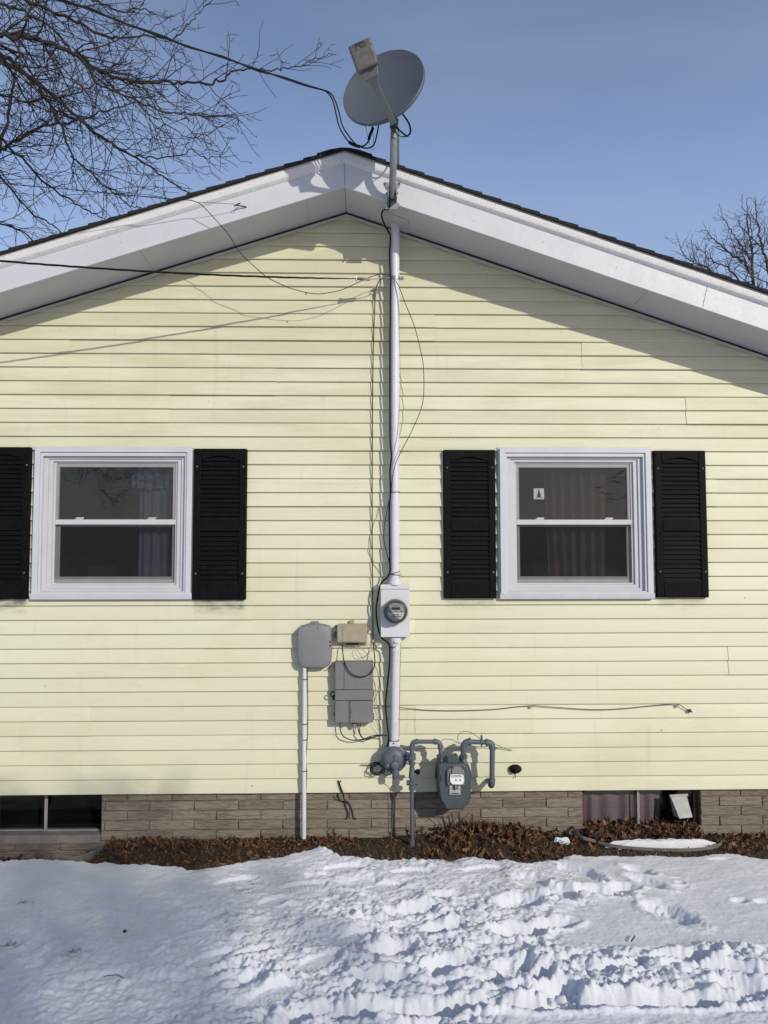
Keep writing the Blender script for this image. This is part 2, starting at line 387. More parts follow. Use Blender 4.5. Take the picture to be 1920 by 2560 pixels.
# plain side and back walls, and a sheathing layer behind the siding
ez0, ez1 = roofline(HX0, ZS), roofline(HX1, ZS)
for x, z in ((HX0, ez0), (HX1, ez1)):
    n = int(z/CO)
    for k in range(n+1):
        sgn = -1 if x < 0 else 1
        q = [(x-sgn*.0, .013, k*CO), (x-sgn*.0, HY1, k*CO), (x-sgn*.012, HY1, min(z, (k+1)*CO)), (x-sgn*.012, .013, min(z, (k+1)*CO))]
        sid.poly(q if sgn > 0 else q[::-1])
sid.poly([(HX1, HY1, 0), (HX0, HY1, 0), (HX0, HY1, ez0), (XP, HY1, ZS), (HX1, HY1, ez1)])
shut = []
def shut_rect(p): 
    a = [W(*q, .03) for q in p]; return (a[0].x+a[2].x)/2, (a[1].x+a[3].x)/2, (a[2].z+a[3].z)/2, (a[0].z+a[1].z)/2
shut_px = [[(484, 1119), (619, 1121), (477, 1501), (613, 1501)], [(1107, 1124), (1239, 1122), (1110.4, 1497), (1243, 1497)], [(1636, 1124), (1766, 1126), (1641, 1495), (1773, 1495)]]
shut = [shut_rect(p) for p in shut_px]
xr = (W(79, 1117, .03).x+W(66, 1499, .03).x)/2
shut.insert(0, (xr-.385, xr, W(30, 1499, .03).z, W(30, 1116, .03).z))
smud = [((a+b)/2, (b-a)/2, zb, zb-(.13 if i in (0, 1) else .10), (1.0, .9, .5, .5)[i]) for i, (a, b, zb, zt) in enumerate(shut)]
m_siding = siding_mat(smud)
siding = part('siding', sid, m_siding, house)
part('floor_slab', MB().box((HX0+.05, .12, -.04), (HX1-.05, HY1-.05, -.005)), m_room, house)
part('ceiling', MB().box((HX0+.05, .12, 2.72), (HX1-.05, HY1-.05, 2.74)), m_room, house)

# rake boards, soffit, roof
OV = .40
def strip(x_end, zlo, zhi, y0, y1, mb=None, n=1):
    """board that follows the roof slope from the ridge to x_end; zlo/zhi are heights at the ridge"""
    mb = mb or MB(); a = (XP, x_end)
    P = []
    for x in a:
        for y in (y0, y1): P += [(x, y, roofline(x, zlo)), (x, y, roofline(x, zhi))]
    f = [(0, 1, 5, 4), (2, 6, 7, 3), (0, 4, 6, 2), (1, 3, 7, 5), (0, 2, 3, 1), (4, 5, 7, 6)]
    return mb.add(P, f)
XE = (-4.85, 4.65)
for xe in XE:
    part('soffit', strip(xe, 4.2135, 4.228, -OV+.016, .03), m_soffit, house)
    part('fascia_board', strip(xe, 4.211, 4.385, -OV, -OV+.014), m_white, house, bev=.002)
    # crown bead: its underside slopes outwards, then the speckled face above it
    b = MB(); prof = [(-OV-.001, 4.376), (-OV-.026, 4.394), (-OV-.028, 4.398), (-OV-.028, 4.442), (-OV-.0, 4.442)]
    P = [(x, y, roofline(x, z)) for x in (XP, xe) for (y, z) in prof]; n = len(prof)
    b.add(P, [(i, (i+1) % n, (i+1) % n+n, i+n) for i in range(n)]+[tuple(range(n)), tuple(range(2*n-1, n-1, -1))])
    part('rake_trim', b, m_trimdirt, house)
    part('drip_edge', strip(xe, 4.4435, 4.458, -OV-.022, .3), m_drip, house)
    part('wall_channel', strip(xe, 4.186, 4.196, -.016, .0, strip(xe, 4.178, 4.186, -.013, -.003)), m_jtrim, house)
    part('shade_strip', strip(xe, 4.1965, 4.212, -.012, .02), m_dark, house)  # near-black strip: the unlit gap under the soffit, put in as colour
# nail heads and joints on the fascia and soffit
for px, py in [(301, 607), (688, 496), (1185, 551), (1358, 605), (1542, 668), (1767, 727), (1759, 753), (1770, 712)]:
    p = W(px, py, OV+.001); part('nail', MB().lathe(p, (0, -1, 0), [(.003, -.001), (.003, .001), (.001, .002)], 6), m_greybox, house)
fj = []
a, b = W(1769, 712, OV+.001), W(1757, 768, OV+.001); fj.append(([a, b], .0016))
p = W(861, 405, OV+.001); q = W(862, 466, OV+.001); fj.append(([p, q], .0012))
p = Vector((XP, -OV+.02, 4.2125)); q = Vector((XP, 0, 4.2125)); fj.append(([p, q], .0022))
for px0, x in ((770, -.42), (0, -1.55), (0, 1.95)):
    fj.append(([(x, -OV+.02, roofline(x, 4.2128)), (x, -.02, roofline(x, 4.2128))], .0012))
for l, r_ in fj: part('board_joint', MB().tube(l, r_, 4), m_greybox, house)
# roof: courses of shingles, each lapping the one below
for sgn, xe in ((-1, XE[0]-.05), (1, XE[1]+.05)):
    rf = MB(); s_ = SL if sgn < 0 else SR
    step = .132; L = abs(xe-XP); n = int(L/step)+1
    for i in range(n):
        xa = XP+sgn*i*step; xb = XP+sgn*min(L, (i+1)*step+.02)
        za, zb = roofline(xa, 4.472), roofline(xb, 4.4835)
        y0 = -OV-.040+rng.uniform(-.004, .004)
        th = .0135
        prev = None
        m = 28
        for q in range(m):
            ya = y0 + (HY1+.4-y0)*q/m; yb = y0+(HY1+.4-y0)*(q+1)/m
            P = [(xa, ya, za-th), (xb, ya, zb-th-.012), (xb, yb, zb-th-.012), (xa, yb, za-th), (xa, ya, za), (xb, ya, zb), (xb, yb, zb), (xa, yb, za)]
            F = [(4, 5, 6, 7), (0, 3, 2, 1), (1, 2, 6, 5)]
            if q == 0: F.append((0, 1, 5, 4))
            if sgn < 0: F = [f[::-1] for f in F]
            rf.add(P, F)
    part('roof_slope', rf, m_shingle, house, smooth=False)
cap = MB()
for q in range(46):
    y0 = -OV-.05+q*.2+rng.uniform(-.006, .006); lift = .003*(q % 2)
    vs = []
    for dx in (-.19, -.10, -.03, .03, .10, .19):
        z = roofline(XP+dx, 4.4825)-(.010 if abs(dx) < .05 else 0)+.002*lift
        vs += [(XP+dx, y0, z+.003), (XP+dx, y0+.215, z), (XP+dx, y0, z-.010)]
    for i in range(5):
        a = i*3; b = a+3; cap.add([], []); 
    o = len(cap.v); cap.v += vs
    for i in range(5):
        a = o+i*3; b = a+3; cap.f += [(a, b, b+1, a+1), (a+2, b+2, b, a)]
part('ridge_cap', cap, m_shingle, house, smooth=False)

# windows
def ring(mb, o, i, y0, y1):                    # rectangular frame, outer o and inner i = (x0,x1,z0,z1)
    ox0, ox1, oz0, oz1 = o; ix0, ix1, iz0, iz1 = i
    O = [(ox0, oz0), (ox1, oz0), (ox1, oz1), (ox0, oz1)]; I = [(ix0, iz0), (ix1, iz0), (ix1, iz1), (ix0, iz1)]
    vs = [(x, y0, z) for x, z in O]+[(x, y0, z) for x, z in I]+[(x, y1, z) for x, z in O]+[(x, y1, z) for x, z in I]
    fs = []
    for k in range(4):
        l = (k+1) % 4
        fs += [(k, l, 4+l, 4+k), (8+l, 8+k, 12+k, 12+l), (l, k, 8+k, 8+l), (4+k, 4+l, 12+l, 12+k)]
    return mb.add(vs, fs)
def shrink(r, l, rr, b, t): return (r[0]+l, r[1]-rr, r[2]+b, r[3]-t)
def make_window(rect, label, side):
    c = MB(); o = rect
    s1 = shrink(o, .012, .012, .010, .010); s2 = shrink(o, .050, .050, .048, .044); s3 = shrink(o, .066, .066, .056, .072)
    ring(c, o, s1, -.010, .020); ring(c, s1, s2, -.034, .020); ring(c, s2, s3, -.022, .020)
    # sloping sill nose
    c.add([(o[0]+.004, -.034, o[2]), (o[1]-.004, -.034, o[2]), (o[1]-.004, -.042, o[2]+.036), (o[0]+.004, -.042, o[2]+.036), (o[0]+.004, .0, o[2]+.055), (o[1]-.004, .0, o[2]+.055), (o[0]+.004, .01, o[2]), (o[1]-.004, .01, o[2])],
          [(0, 1, 2, 3), (3, 2, 5, 4), (0, 3, 4, 6), (1, 7, 5, 2), (0, 6, 7, 1)])
    wo = part('window', c, m_casing, house, bev=.0022, label=label)
    f = MB(); a = s3; b = shrink(a, .030, .030, .020, .016); ring(f, a, b, .004, .09); d = shrink(b, .030, .030, .026, .018); ring(f, b, d, .016, .09)
    e = shrink(d, .016, .016, .012, .010); ring(f, d, e, .032, .09)
    part('window_frame', f, m_vinyl, house, bev=.002, parent=wo)
    zm = e[2]+(e[3]-e[2])*.508
    for nm, (z0, z1, y) in (('lower_sash', (e[2], zm+.018, .062)), ('upper_sash', (zm-.018, e[3], .046))):
        pass
    s = MB(); so_ = (e[0], e[1], zm-.020, e[3]); si = shrink(so_, .024, .024, .040, .030); ring(s, so_, si, .040, .062)
    part('sash', s, m_sash, house, bev=.0025, parent=wo)
    part('pane', MB().box((si[0], .052, si[2]), (si[1], .055, si[3])), m_pane, house, parent=wo)
    rail = MB().box((e[0], .030, zm-.020), (e[1], .0395, zm+.017)); part('meeting_rail', rail, m_vinyl, house, bev=.003, parent=wo)
    s = MB(); so2 = (e[0], e[1], e[2], zm-.021); si2 = shrink(so2, .028, .028, .046, .012); ring(s, so2, si2, .058, .080)
    part('sash', s, m_sash, house, bev=.0025, parent=wo)
    part('pane', MB().box((si2[0], .068, si2[2]), (si2[1], .071, si2[3])), m_pane, house, parent=wo)
    scr = MB().poly([(e[0]+.003, .036, e[2]+.03), (e[1]-.003, .036, e[2]+.03), (e[1]-.003, .036, zm-.02), (e[0]+.003, .036, zm-.02)])
    scr.poly([(si[0]-.004, .0365, zm+.016), (si[1]+.004, .0365, zm+.016), (si[1]+.004, .0365, si[3]+.004), (si[0]-.004, .0365, si[3]+.004)])
    part('insect_screen', scr, m_screen, house, parent=wo)
    for fx in (.20, .80):
        x = e[0]+(e[1]-e[0])*fx; l = MB().box((x-.030, .030, zm+.0172), (x+.030, .0355, zm+.024)).box((x-.020, .028, zm+.0242), (x+.035, .0350, zm+.032))
        part('latch', l, m_vinyl, house, parent=wo, bev=.001)
    # room and curtain behind
    rm = MB(); x0, x1, z0, z1 = o[0]+.02, o[1]-.02, o[2]-.3, o[3]+.05; y0, y1 = .10, 1.5
    rm.poly([(x0-.5, y1, z0), (x0-.5, y1, z1), (x1+.5, y1, z1), (x1+.5, y1, z0)])
    for x in (x0-.5, x1+.5): rm.poly([(x, y0, z0), (x, y1, z0), (x, y1, z1), (x, y0, z1)])
    rm.poly([(x0-.5, y0, z1), (x1+.5, y0, z1), (x1+.5, y1, z1), (x0-.5, y1, z1)]); rm.poly([(x0-.5, y0, z0), (x1+.5, y0, z0), (x1+.5, y1, z0), (x0-.5, y1, z0)])
    part('room', rm, m_room, house, parent=wo)
    def drape(xa, xb, za, zb, y, amp, waves, skew=0, scallop=0):
        d_ = MB(); nx, nz = 70, 8; vs = []; fs = []
        for i in range(nz+1):
            for k in range(nx+1):
                u = k/nx; t = i/nz; zz = za+(zb-za)*t
                if scallop and i == 0: zz += scallop*abs(math.sin(u*math.pi*2.2+.4))
                vs.append((xa+(xb-xa)*u+skew*t*(u-.5), y+amp*math.sin(u*waves*2*math.pi+.7*math.sin(5*u)+t*.3)*(1+.3*t), zz))
        for i in range(nz):
            for k in range(nx): fs.append((i*(nx+1)+k, i*(nx+1)+k+1, (i+1)*(nx+1)+k+1, (i+1)*(nx+1)+k))
        return d_.add(vs, fs)
    if side > 0:
        part('curtain', drape(e[0]+.30*(e[1]-e[0]), e[0]+.80*(e[1]-e[0]), e[2], e[3]-.02, .125, .020, 6.5, .05), m_curtain_rose, house, parent=wo)
        p = [(1334, 1221), (1360, 1221), (1360, 1248), (1334, 1248)]; pp = [W(*q, -.049) for q in p]
        part('window_sticker', MB().box((pp[0].x, .0475, pp[2].z), (pp[1].x, .0495, pp[0].z)), m_whiteplate, house, parent=wo)
        g = MB(); cx = (pp[0].x+pp[1].x)/2; zb = pp[2].z; h = pp[0].z-zb
        g.box((cx-.0035, .0455, zb+.1*h), (cx+.0035, .0470, zb+.92*h))
        for t_, wd in ((.30, .024), (.5, .017), (.70, .010)):
            g.prism([(cx-wd, zb+h*(t_-.16)), (cx-wd+.008, zb+h*(t_-.18)), (cx, zb+h*(t_-.02)), (cx+wd-.008, zb+h*(t_-.18)), (cx+wd, zb+h*(t_-.16)), (cx, zb+h*(t_+.10))], .0458, .0469)
        part('sticker_mark', g, m_print, house, parent=wo)
    else:
        part('curtain', drape(e[0]+.66*(e[1]-e[0]), e[0]+.92*(e[1]-e[0]), e[2], e[3]-.03, .15, .012, 3.5), m_curtain_white, house, parent=wo)
        part('valance', drape(e[0]+.60*(e[1]-e[0]), e[1]-.01, e[3]-.20, e[3], .12, .012, 5, 0, .07), m_curtain_white, house, parent=wo)
    return wo
make_window(win[0], 'white framed sash window with dark glass and a pale curtain', -1)
make_window(win[1], 'white framed sash window with a rose curtain and a small white sticker', 1)

# shutters
def make_shutter(r, label):
    x0, x1, z0, z1 = r; w_ = x1-x0; st = .055; zc = z0+(z1-z0)*.485
    m = MB()
    m.prism(rrect(x0, x1, z0, z1, .008), -.012, .004, .985)
    def fr(a, b, c, d): m.box((a, -.030, c), (b, -.0115, d))
    fr(x0+.004, x0+st, z0+.004, z1-.004); fr(x1-st, x1-.004, z0+.004, z1-.004)
    fr(x0+st, x1-st, z0+.004, z0+.115); fr(x0+st, x1-st, zc-.038, zc+.038)
    n = 12; top = []                                              # arched top rail
    for k in range(n+1):
        u = k/n; top.append((x0+st+(w_-2*st)*u, z1-.090+.032*math.sin(math.pi*u)**1.0))
    poly = [(x1-st, z1-.004), (x0+st, z1-.004)]+top
    m.prism([(x0+st, z1-.004)][::-1]+[(p[0], p[1]) for p in top]+[(x1-st, z1-.004)], -.030, -.0115)
    so_ = part('shutter', m, m_shutter, house, bev=.004, label=label)
    for a, b in ((z0+.115, zc-.038), (zc+.038, z1-.060)):
        l = MB(); nl = max(3, round((b-a)/.0335)); 
        for k in range(nl):
            za = a+(b-a)*k/nl; zb = a+(b-a)*(k+1)/nl
            zt = min(zb, 9)
            l.add([(x0+st, -.0275, za), (x1-st, -.0275, za), (x1-st, -.0270, za+.004), (x0+st, -.0270, za+.004), (x1-st, -.014, zt), (x0+st, -.014, zt), (x0+st, -.013, za), (x1-st, -.013, za)], [(0, 1, 2, 3), (3, 2, 4, 5), (0, 6, 7, 1)])
        part('louvre_panel', l, m_shutter, house, parent=so_)
    for x in (x0+.028, x1-.026):
        for z in (z0+.19, z1-.135):
            part('screw', MB().lathe((x, -.030, z), (0, -1, 0), [(.007, -.002), (.007, .003), (.004, .005)], 8), m_screw, house, parent=so_)
    return so_
make_shutter(shut[0], 'black louvred shutter cut by the picture edge'); make_shutter(shut[1], 'black louvred shutter over a sooty smudge')
make_shutter(shut[2], 'black louvred shutter with rusty screws'); make_shutter(shut[3], 'black louvred shutter nearest the house corner')

# foundation of textured bricks, with two basement windows
FY = .036; ROW = .0677; BL = .3135
xj = W(429.5, 2015, -FY).x; zr = W(320, 2003.3, -FY).z
bo = [(W(-42, 2030, -FY).x, W(253, 2030, -FY).x, W(100, 2108, -FY).z), (W(1457, 2030, -FY).x, W(1752, 2030, -FY).x, W(1600, 2085, -FY).z)]
bk = MB()
row = -2
while True:
    zt = zr-ROW*row; zb = zt-ROW; row += 1
    if zt < -.62: break
    off = 0 if row % 2 == 0 else BL/2
    i0 = int((HX0-xj)/BL)-2
    for i in range(i0, i0+34):
        a = xj+off+(i-.0)*BL; b = a+BL
        a, b = max(a, HX0), min(b, HX1)
        if b-a < .02: continue
        pcs = [(a, b)]
        for (wa, wb, wz) in bo:
            new = []
            for (p, q) in pcs:
                if q <= wa or p >= wb or zb < wz-.005: new.append((p, q)); continue
                if p < wa: new.append((p, wa))
                if q > wb: new.append((wb, q))
            pcs = new
        for (p, q) in pcs:
            if q-p < .012: continue
            d = rng.uniform(-.003, .003); zt2 = min(zt, .012)
            if zt2-zb < .02: continue
            bk.box((p+.0030, FY+d, zb+.0024), (q-.0030, FY+.03, zt2-.0024))
part('foundation_brick', bk, m_brick, house, bev=.003, seg=1)
mo = MB(); xs = [HX0]+[v for b in bo for v in b[:2]]+[HX1]
for a, b in ((xs[0], xs[1]), (xs[2], xs[3]), (xs[4], xs[5])): mo.box((a, FY+.009, -.9), (b, .30, .012))
for b in bo: mo.box((b[0], FY+.009, -.9), (b[1], .30, b[2]-.002))
mo.box((HX0, .31, -.9), (HX0+.2, HY1, .0)); mo.box((HX1-.2, .31, -.9), (HX1, HY1, 0)); mo.box((HX0, HY1-.2, -.9), (HX1, HY1, 0))
part('foundation_mortar', mo, m_mortar, house)
def basement(b, left):
    x0, x1, zs = b; f = MB(); yg = .15 if left else .105
    xm = W(119 if left else 1592, 2030, -yg).x; zg = W(200 if left else 1500, 2071 if left else 2060, -yg).z
    # reveal and sloped concrete sill
    sl_ = MB(); sl_.box((x0-.001, FY+.02, zs-.05), (x1+.001, .28, zs)) if not left else sl_.box((x0, FY-.004, zs), (x1, .20, zs+.055))
    ring(f, (x0+.004, x1-.004, zg-.03, .008), (x0+.03, x1-.03, zg, -.012), yg-.02, yg+.03)
    f.box((xm-.010, yg-.03, zg), (xm+.010, yg-.0205, -.012))
    wo = part('basement_window', f, m_sash if left else m_redwood, house, bev=.002, label='black two pane basement window' if left else 'basement window with a drawn curtain and a dryer vent')
    part('sill', sl_, m_concrete, house, parent=wo)
    mu = MB().box((xm-.008, yg-.036, zg-.004), (xm+.008, yg-.0305, -.002)); 
    if left: mu.box((xm+.011, yg-.033, zg-.010), (x1-.035, yg-.0305, zg+.004))
    else: mu.box((xm-.20, yg-.033, zg-.010), (xm-.011, yg-.0305, zg+.004))
    part('mullion', mu, m_sash, house, parent=wo)
    part('pane', MB().box((x0+.03, yg, zg), (x1-.03, yg+.004, -.012)), m_cellar_pane, house, parent=wo)
    bk_ = MB().box((x0, .30, -.7), (x1, .32, .0)); part('dark_cellar', bk_, m_dark if left else m_room, house, parent=wo)
    if not left:
        d = MB(); nx = 60; vs = []; fs = []
        xa, xb = x0+.03, x0+(x1-x0)*.70
        for i, z in enumerate((zg-.03, -.02)):
            for k in range(nx+1):
                u = k/nx; vs.append((xa+(xb-xa)*u, .135+.014*math.sin(u*33+1.2*math.sin(u*9)), z))
        for k in range(nx): fs.append((k, k+1, nx+2+k, nx+1+k))
        part('curtain', d.add(vs, fs), m_curtain_grey, house, parent=wo)
basement(bo[0], True); basement(bo[1], False)

# ------------------------------------------------------------------ ground: soil strip by the wall, snow over the yard
def vnoise(x, y, seed):
    xi = np.floor(x).astype(np.int64); yi = np.floor(y).astype(np.int64); xf = x-xi; yf = y-yi
    u = xf*xf*xf*(xf*(xf*6-15)+10); v = yf*yf*yf*(yf*(yf*6-15)+10)
    def h(a, b):
        n = (a*374761393+b*668265263+seed*974634777) & 0x7fffffff
        n = ((n ^ (n >> 13))*1274126177) & 0x7fffffff
        n = n ^ (n >> 16); return (n & 0xffff)/65535.0
    return (h(xi, yi)*(1-u)+h(xi+1, yi)*u)*(1-v)+(h(xi, yi+1)*(1-u)+h(xi+1, yi+1)*u)*v
def fbm(x, y, seed, octs=4, gain=.5):
    s = 0; a = 1; t = 0
    for i in range(octs): s = s+a*vnoise(x*2**i+i*17.3, y*2**i-i*9.1, seed+i); t += a; a *= gain
    return s/t
def clods(x, y, f, seed):
    # rounded lumps of different size on a jittered grid (highest lump wins)
    X, Y = x*f, y*f; xi = np.floor(X).astype(np.int64); yi = np.floor(Y).astype(np.int64); out = np.zeros_like(x)
    def h(a, b, k):
        n = (a*374761393+b*668265263+(seed+k)*974634777) & 0x7fffffff
        n = ((n ^ (n >> 13))*1274126177) & 0x7fffffff
        return ((n ^ (n >> 16)) & 0xffff)/65535.0
    for dx in (-1, 0, 1):
        for dy in (-1, 0, 1):
            a, b = xi+dx, yi+dy; r = .25+.5*h(a, b, 2)**2
            d = ((X-(a+h(a, b, 0)))**2+(Y-(b+h(a, b, 1)))**2)/(r*r)
            out = np.maximum(out, r*np.sqrt(np.clip(1-d, 0, 1))*(h(a, b, 3) > .35))
    return out
def sst(x, a, b):
    t = np.clip((x-a)/(b-a), 0, 1); return t*t*(3-2*t)
ZSOIL = -.325
def soil_h(x, y):
    z = ZSOIL+.03*(fbm(x*4, y*4, 5)-.5)+.012*(fbm(x*25, y*25, 8)-.5)
    x0, x1 = bo[0][0]-.05, bo[0][1]+.0
    well = sst(x, x0-.2, x0)*(1-sst(x, x1-.05, x1+.10))*sst(y, -.42, -.25)
    z = z-.13*well
    xm = W(1165, 2090).x
    z = z+.075*np.exp(-((x-xm-.15)/.42)**2)*sst(y, -.36, .02)
    x2, x3 = bo[1][0], bo[1][1]
    z = z+.03*sst(x, x2-.02, x2+.05)*(1-sst(x, x3-.05, x3+.02))*sst(y, -.26, .10)
    return z
def grid_obj(name, xs, ys, zf, mat, attr=None):
    Xg, Yg = np.meshgrid(xs, ys); Z = zf(Xg, Yg); nx, ny = len(xs), len(ys)
    me = bpy.data.meshes.new(name)
    co = np.stack([Xg, Yg, Z], -1).reshape(-1, 3)
    idx = np.arange(nx*ny).reshape(ny, nx)
    f = np.stack([idx[:-1, :-1], idx[:-1, 1:], idx[1:, 1:], idx[1:, :-1]], -1).reshape(-1, 4)
    me.vertices.add(len(co)); me.vertices.foreach_set('co', co.ravel().astype(np.float32))
    me.loops.add(f.size); me.loops.foreach_set('vertex_index', f.ravel().astype(np.int32))
    me.polygons.add(len(f)); me.polygons.foreach_set('loop_start', np.arange(0, f.size, 4, dtype=np.int32)); me.polygons.foreach_set('use_smooth', np.ones(len(f), bool))
    me.update(calc_edges=True); me.validate()
    if attr is not None:
        a = me.attributes.new('soiled', 'FLOAT', 'POINT'); a.data.foreach_set('value', attr(Xg, Yg).ravel().astype(np.float32))
    me.materials.append(mat); o = bpy.data.objects.new(name, me); COL.objects.link(o); return o
def spaced(fine0, fine1, d, far0, far1):
    xs = list(np.arange(fine0, fine1+d/2, d)); s = d
    v = fine0
    while v > far0: s *= 1.25; v -= s; xs.insert(0, v)
    s = d; v = fine1
    while v < far1: s *= 1.25; v += s; xs.append(v)
    return np.array(xs)
tag(grid_obj('soil', spaced(-3.3, 3.3, .02, -9, 9), np.concatenate([np.arange(-1.2, .30, .02)]), soil_h, m_soil), kind='structure')

def edge_y(x):                                  # how far out from the wall the snow starts
    pts = [(-400, 2148), (0, 2152), (150, 2150), (330, 2158), (420, 2160), (500, 2168), (600, 2158), (690, 2142), (800, 2120), (860, 2140), (960, 2148), (1060, 2144), (1180, 2142), (1300, 2152), (1380, 2150), (1440, 2132), (1560, 2134), (1700, 2135), (1800, 2128), (1920, 2142), (2300, 2145)]
    g = [G(a, b, -.29) for a, b in pts]
    return np.interp(x, [p.x for p in g], [p.y for p in g])
pits = []                                        # (px, py, rx, ry, turn, depth, rim)
def pit(px, py, rx, ry, turn, dep, rim=.25): p = G(px, py, -.27); pits.append((p.x, p.y, rx, ry, R(turn), dep, rim))
# footprints and broken crust, placed where the photo has them
for a in [(1678, 2285, .10, .17, 30, .085), (1620, 2205, .07, .13, 40, .05), (1600, 2175, .06, .10, 50, .05), (1440, 2170, .05, .16, 42, .05), (1480, 2195, .05, .10, 42, .045),
          (1410, 2232, .085, .11, 10, .075), (1500, 2230, .17, .07, -12, .065), (1560, 2222, .10, .06, 0, .06), (1330, 2205, .10, .16, 20, .05), (1300, 2255, .13, .10, 10, .08),
          (1390, 2312, .13, .06, 12, .085), (1290, 2330, .16, .07, 8, .11), (1110, 2322, .13, .08, 18, .10), (1000, 2372, .13, .08, 14, .09), (1030, 2275, .16, .07, 10, .07), (930, 2300, .15, .06, 6, .06),
          (1120, 2240, .10, .06, 0, .05), (900, 2205, .15, .10, 15, .03), (780, 2230, .16, .09, 20, .03), (800, 2190, .10, .05, 0, .025),
          (960, 2440, .15, .07, 10, .08), (1120, 2412, .14, .07, 12, .09), (1290, 2420, .12, .08, 30, .08), (1350, 2440, .10, .07, 35, .08), (1240, 2448, .12, .06, -10, .05),
          (1700, 2395, .16, .06, 8, .085), (1640, 2405, .14, .05, 10, .07), (1560, 2425, .13, .05, 5, .06), (1850, 2425, .22, .05, -14, .07), (1880, 2480, .16, .08, -10, .10), (1840, 2465, .10, .08, 0, .07),
          (1400, 2480, .12, .09, 20, .11), (1040, 2520, .42, .07, 4, .13), (780, 2530, .16, .07, 22, .09), (1560, 2512, .62, .06, 0, .13),
          (1700, 2204, .035, .028, 0, .018), (1690, 2192, .05, .015, 0, .014), (1702, 2213, .05, .02, 0, .02), (1848, 2247, .055, .035, 10, .028), (1910, 2251, .05, .03, 0, .025), (1800, 2145, .08, .02, 0, .02),
          (560, 2425, .12, .05, 35, .03), (470, 2320, .10, .06, 20, .02), (300, 2240, .14, .08, 30, .018), (620, 2450, .14, .05, 40, .035), (250, 2450, .16, .07, 20, .02), (140, 2350, .14, .08, 10, .02), (640, 2380, .12, .05, 30, .03)]: pit(*a)
treads = [(760, 2215, .15, .06, 15), (700, 2250, .14, .055, 25), (865, 2170, .15, .055, 8), (880, 2345, .15, .06, 30), (800, 2400, .14, .055, 35), (1030, 2180, .14, .055, 5), (1210, 2175, .15, .06, 12), (1445, 2185, .15, .05, -48), (960, 2215, .14, .055, 10), (590, 2205, .14, .055, 20), (520, 2400, .14, .055, 35), (690, 2480, .14, .055, 30)]
def rough_amt(px, py):
    r = (.46+.54*sst(px+.35*(py-2150), 480, 950))*(.34+.66*sst(py, 2190, 2330))
    sm = sst(px-.55*(py-2150), 1395, 1470)*(1-sst(py, 2352, 2382))                       # clean crust on the right
    sm2 = sst(px, 1360, 1440)*(1-sst(px, 1640, 1700))*sst(py, 2255, 2290)*(1-sst(py, 2352, 2385))
    low = sst(py, 2515+.0*px, 2545)*sst(px, 1180, 1300)*.75
    return r*(1-.97*np.clip(sm+sm2, 0, 1))*(1-np.clip(low, 0, 1))
def snow_h(x, y):
    px, py = PX(x, y, -.27)
    front = y < -CAM_D+1.6
    px = np.where(front, 900, px); py = np.where(front, 2700, py)
    r = rough_amt(px, py)
    wx = x+.06*(fbm(x*3, y*3, 31)-.5)*2; wy = y+.06*(fbm(x*3+9, y*3, 37)-.5)*2
    z = -.265+.045*(fbm(x*.9, y*.9, 3)-.5)+.010*(fbm(x*3., y*4., 4)-.5)
    big = np.abs(fbm(wx*4.2, wy*6.5, 12, 2)-.5)*2
    mid = np.abs(fbm(wx*10, wy*14, 15, 3, .55)-.5)*2
    small = np.abs(fbm(wx*27, wy*33, 21, 3, .6)-.5)*2
    z = z+r*(.046*(big-.28)+.030*(mid-.25)+.022*(small-.25)+.012*(fbm(x*75, y*75, 24, 2)-.5))
    wx2 = x+.012*(fbm(x*30, y*30, 41)-.5)*2; wy2 = y+.012*(fbm(x*30+5, y*30, 43)-.5)*2; cm = sst(fbm(x*5, y*5, 71, 3), .42, .62)
    z = z+r*(.25+.75*cm)*(.030*clods(wx2, wy2, 15, 81)+.024*clods(wx2, wy2, 30, 85)+.014*clods(wx2, wy2, 60, 88))
    z = z+(1-r)*.010*(fbm(x*9, y*11, 28)-.5)+.0035*(fbm(x*40, y*40, 29)-.5)
    for (cx, cy, rx, ry, tn, dep, rim) in pits:
        c, s = math.cos(tn), math.sin(tn)
        m = (np.abs(x-cx) < 3*max(rx, ry)) & (np.abs(y-cy) < 3*max(rx, ry))
        if not m.any(): continue
        ux = ((x[m]-cx)*c+(y[m]-cy)*s)/rx; uy = (-(x[m]-cx)*s+(y[m]-cy)*c)/ry
        d = np.sqrt(ux*ux+uy*uy)+.34*(fbm(x[m]*11, y[m]*11, 51, 3)-.5)+.30*(fbm(x[m]*34, y[m]*34, 57, 3)-.5)
        dep = dep*.66
        z[m] += -dep*(1-sst(d, .60, 1.02))+dep*rim*.8*np.exp(-((d-1.25)/.22)**2)*(.2+1.6*fbm(x[m]*26, y[m]*26, 53, 3))
    for (qx, qy, ln, wd, tn) in treads:
        p = G(qx, qy, -.27); c, s_ = math.cos(R(tn)), math.sin(R(tn)); ux = ((x-p.x)*c+(y-p.y)*s_)/ln; uy = (-(x-p.x)*s_+(y-p.y)*c)/wd
        m = sst(1-ux*ux-uy*uy, .0, .25); base = z*(1-.75*m)+(-.288)*.75*m
        z = base+m*.0042*np.sin(ux*ln*260+3.5*np.abs(uy)+5*fbm(x*12, y*12, 96))*sst(fbm(x*16, y*16, 95, 3), .40, .62)
    ey = edge_y(x)+.05*(fbm(x*7, x*0+3, 61, 4)-.5)
    e = ey-y+.05*(fbm(x*11, y*11, 66, 4)-.5)+.03*(fbm(x*40, y*40, 67, 2)-.5)       # >0 on the snow side
    z = ZSOIL-.06+(z-(ZSOIL-.06))*np.power(np.clip(sst(e, -.012, .10), 0, 1), .55)
    z = np.where(e < -.012, ZSOIL-.06-.22*sst(-e, .0, .2), z)
    return z
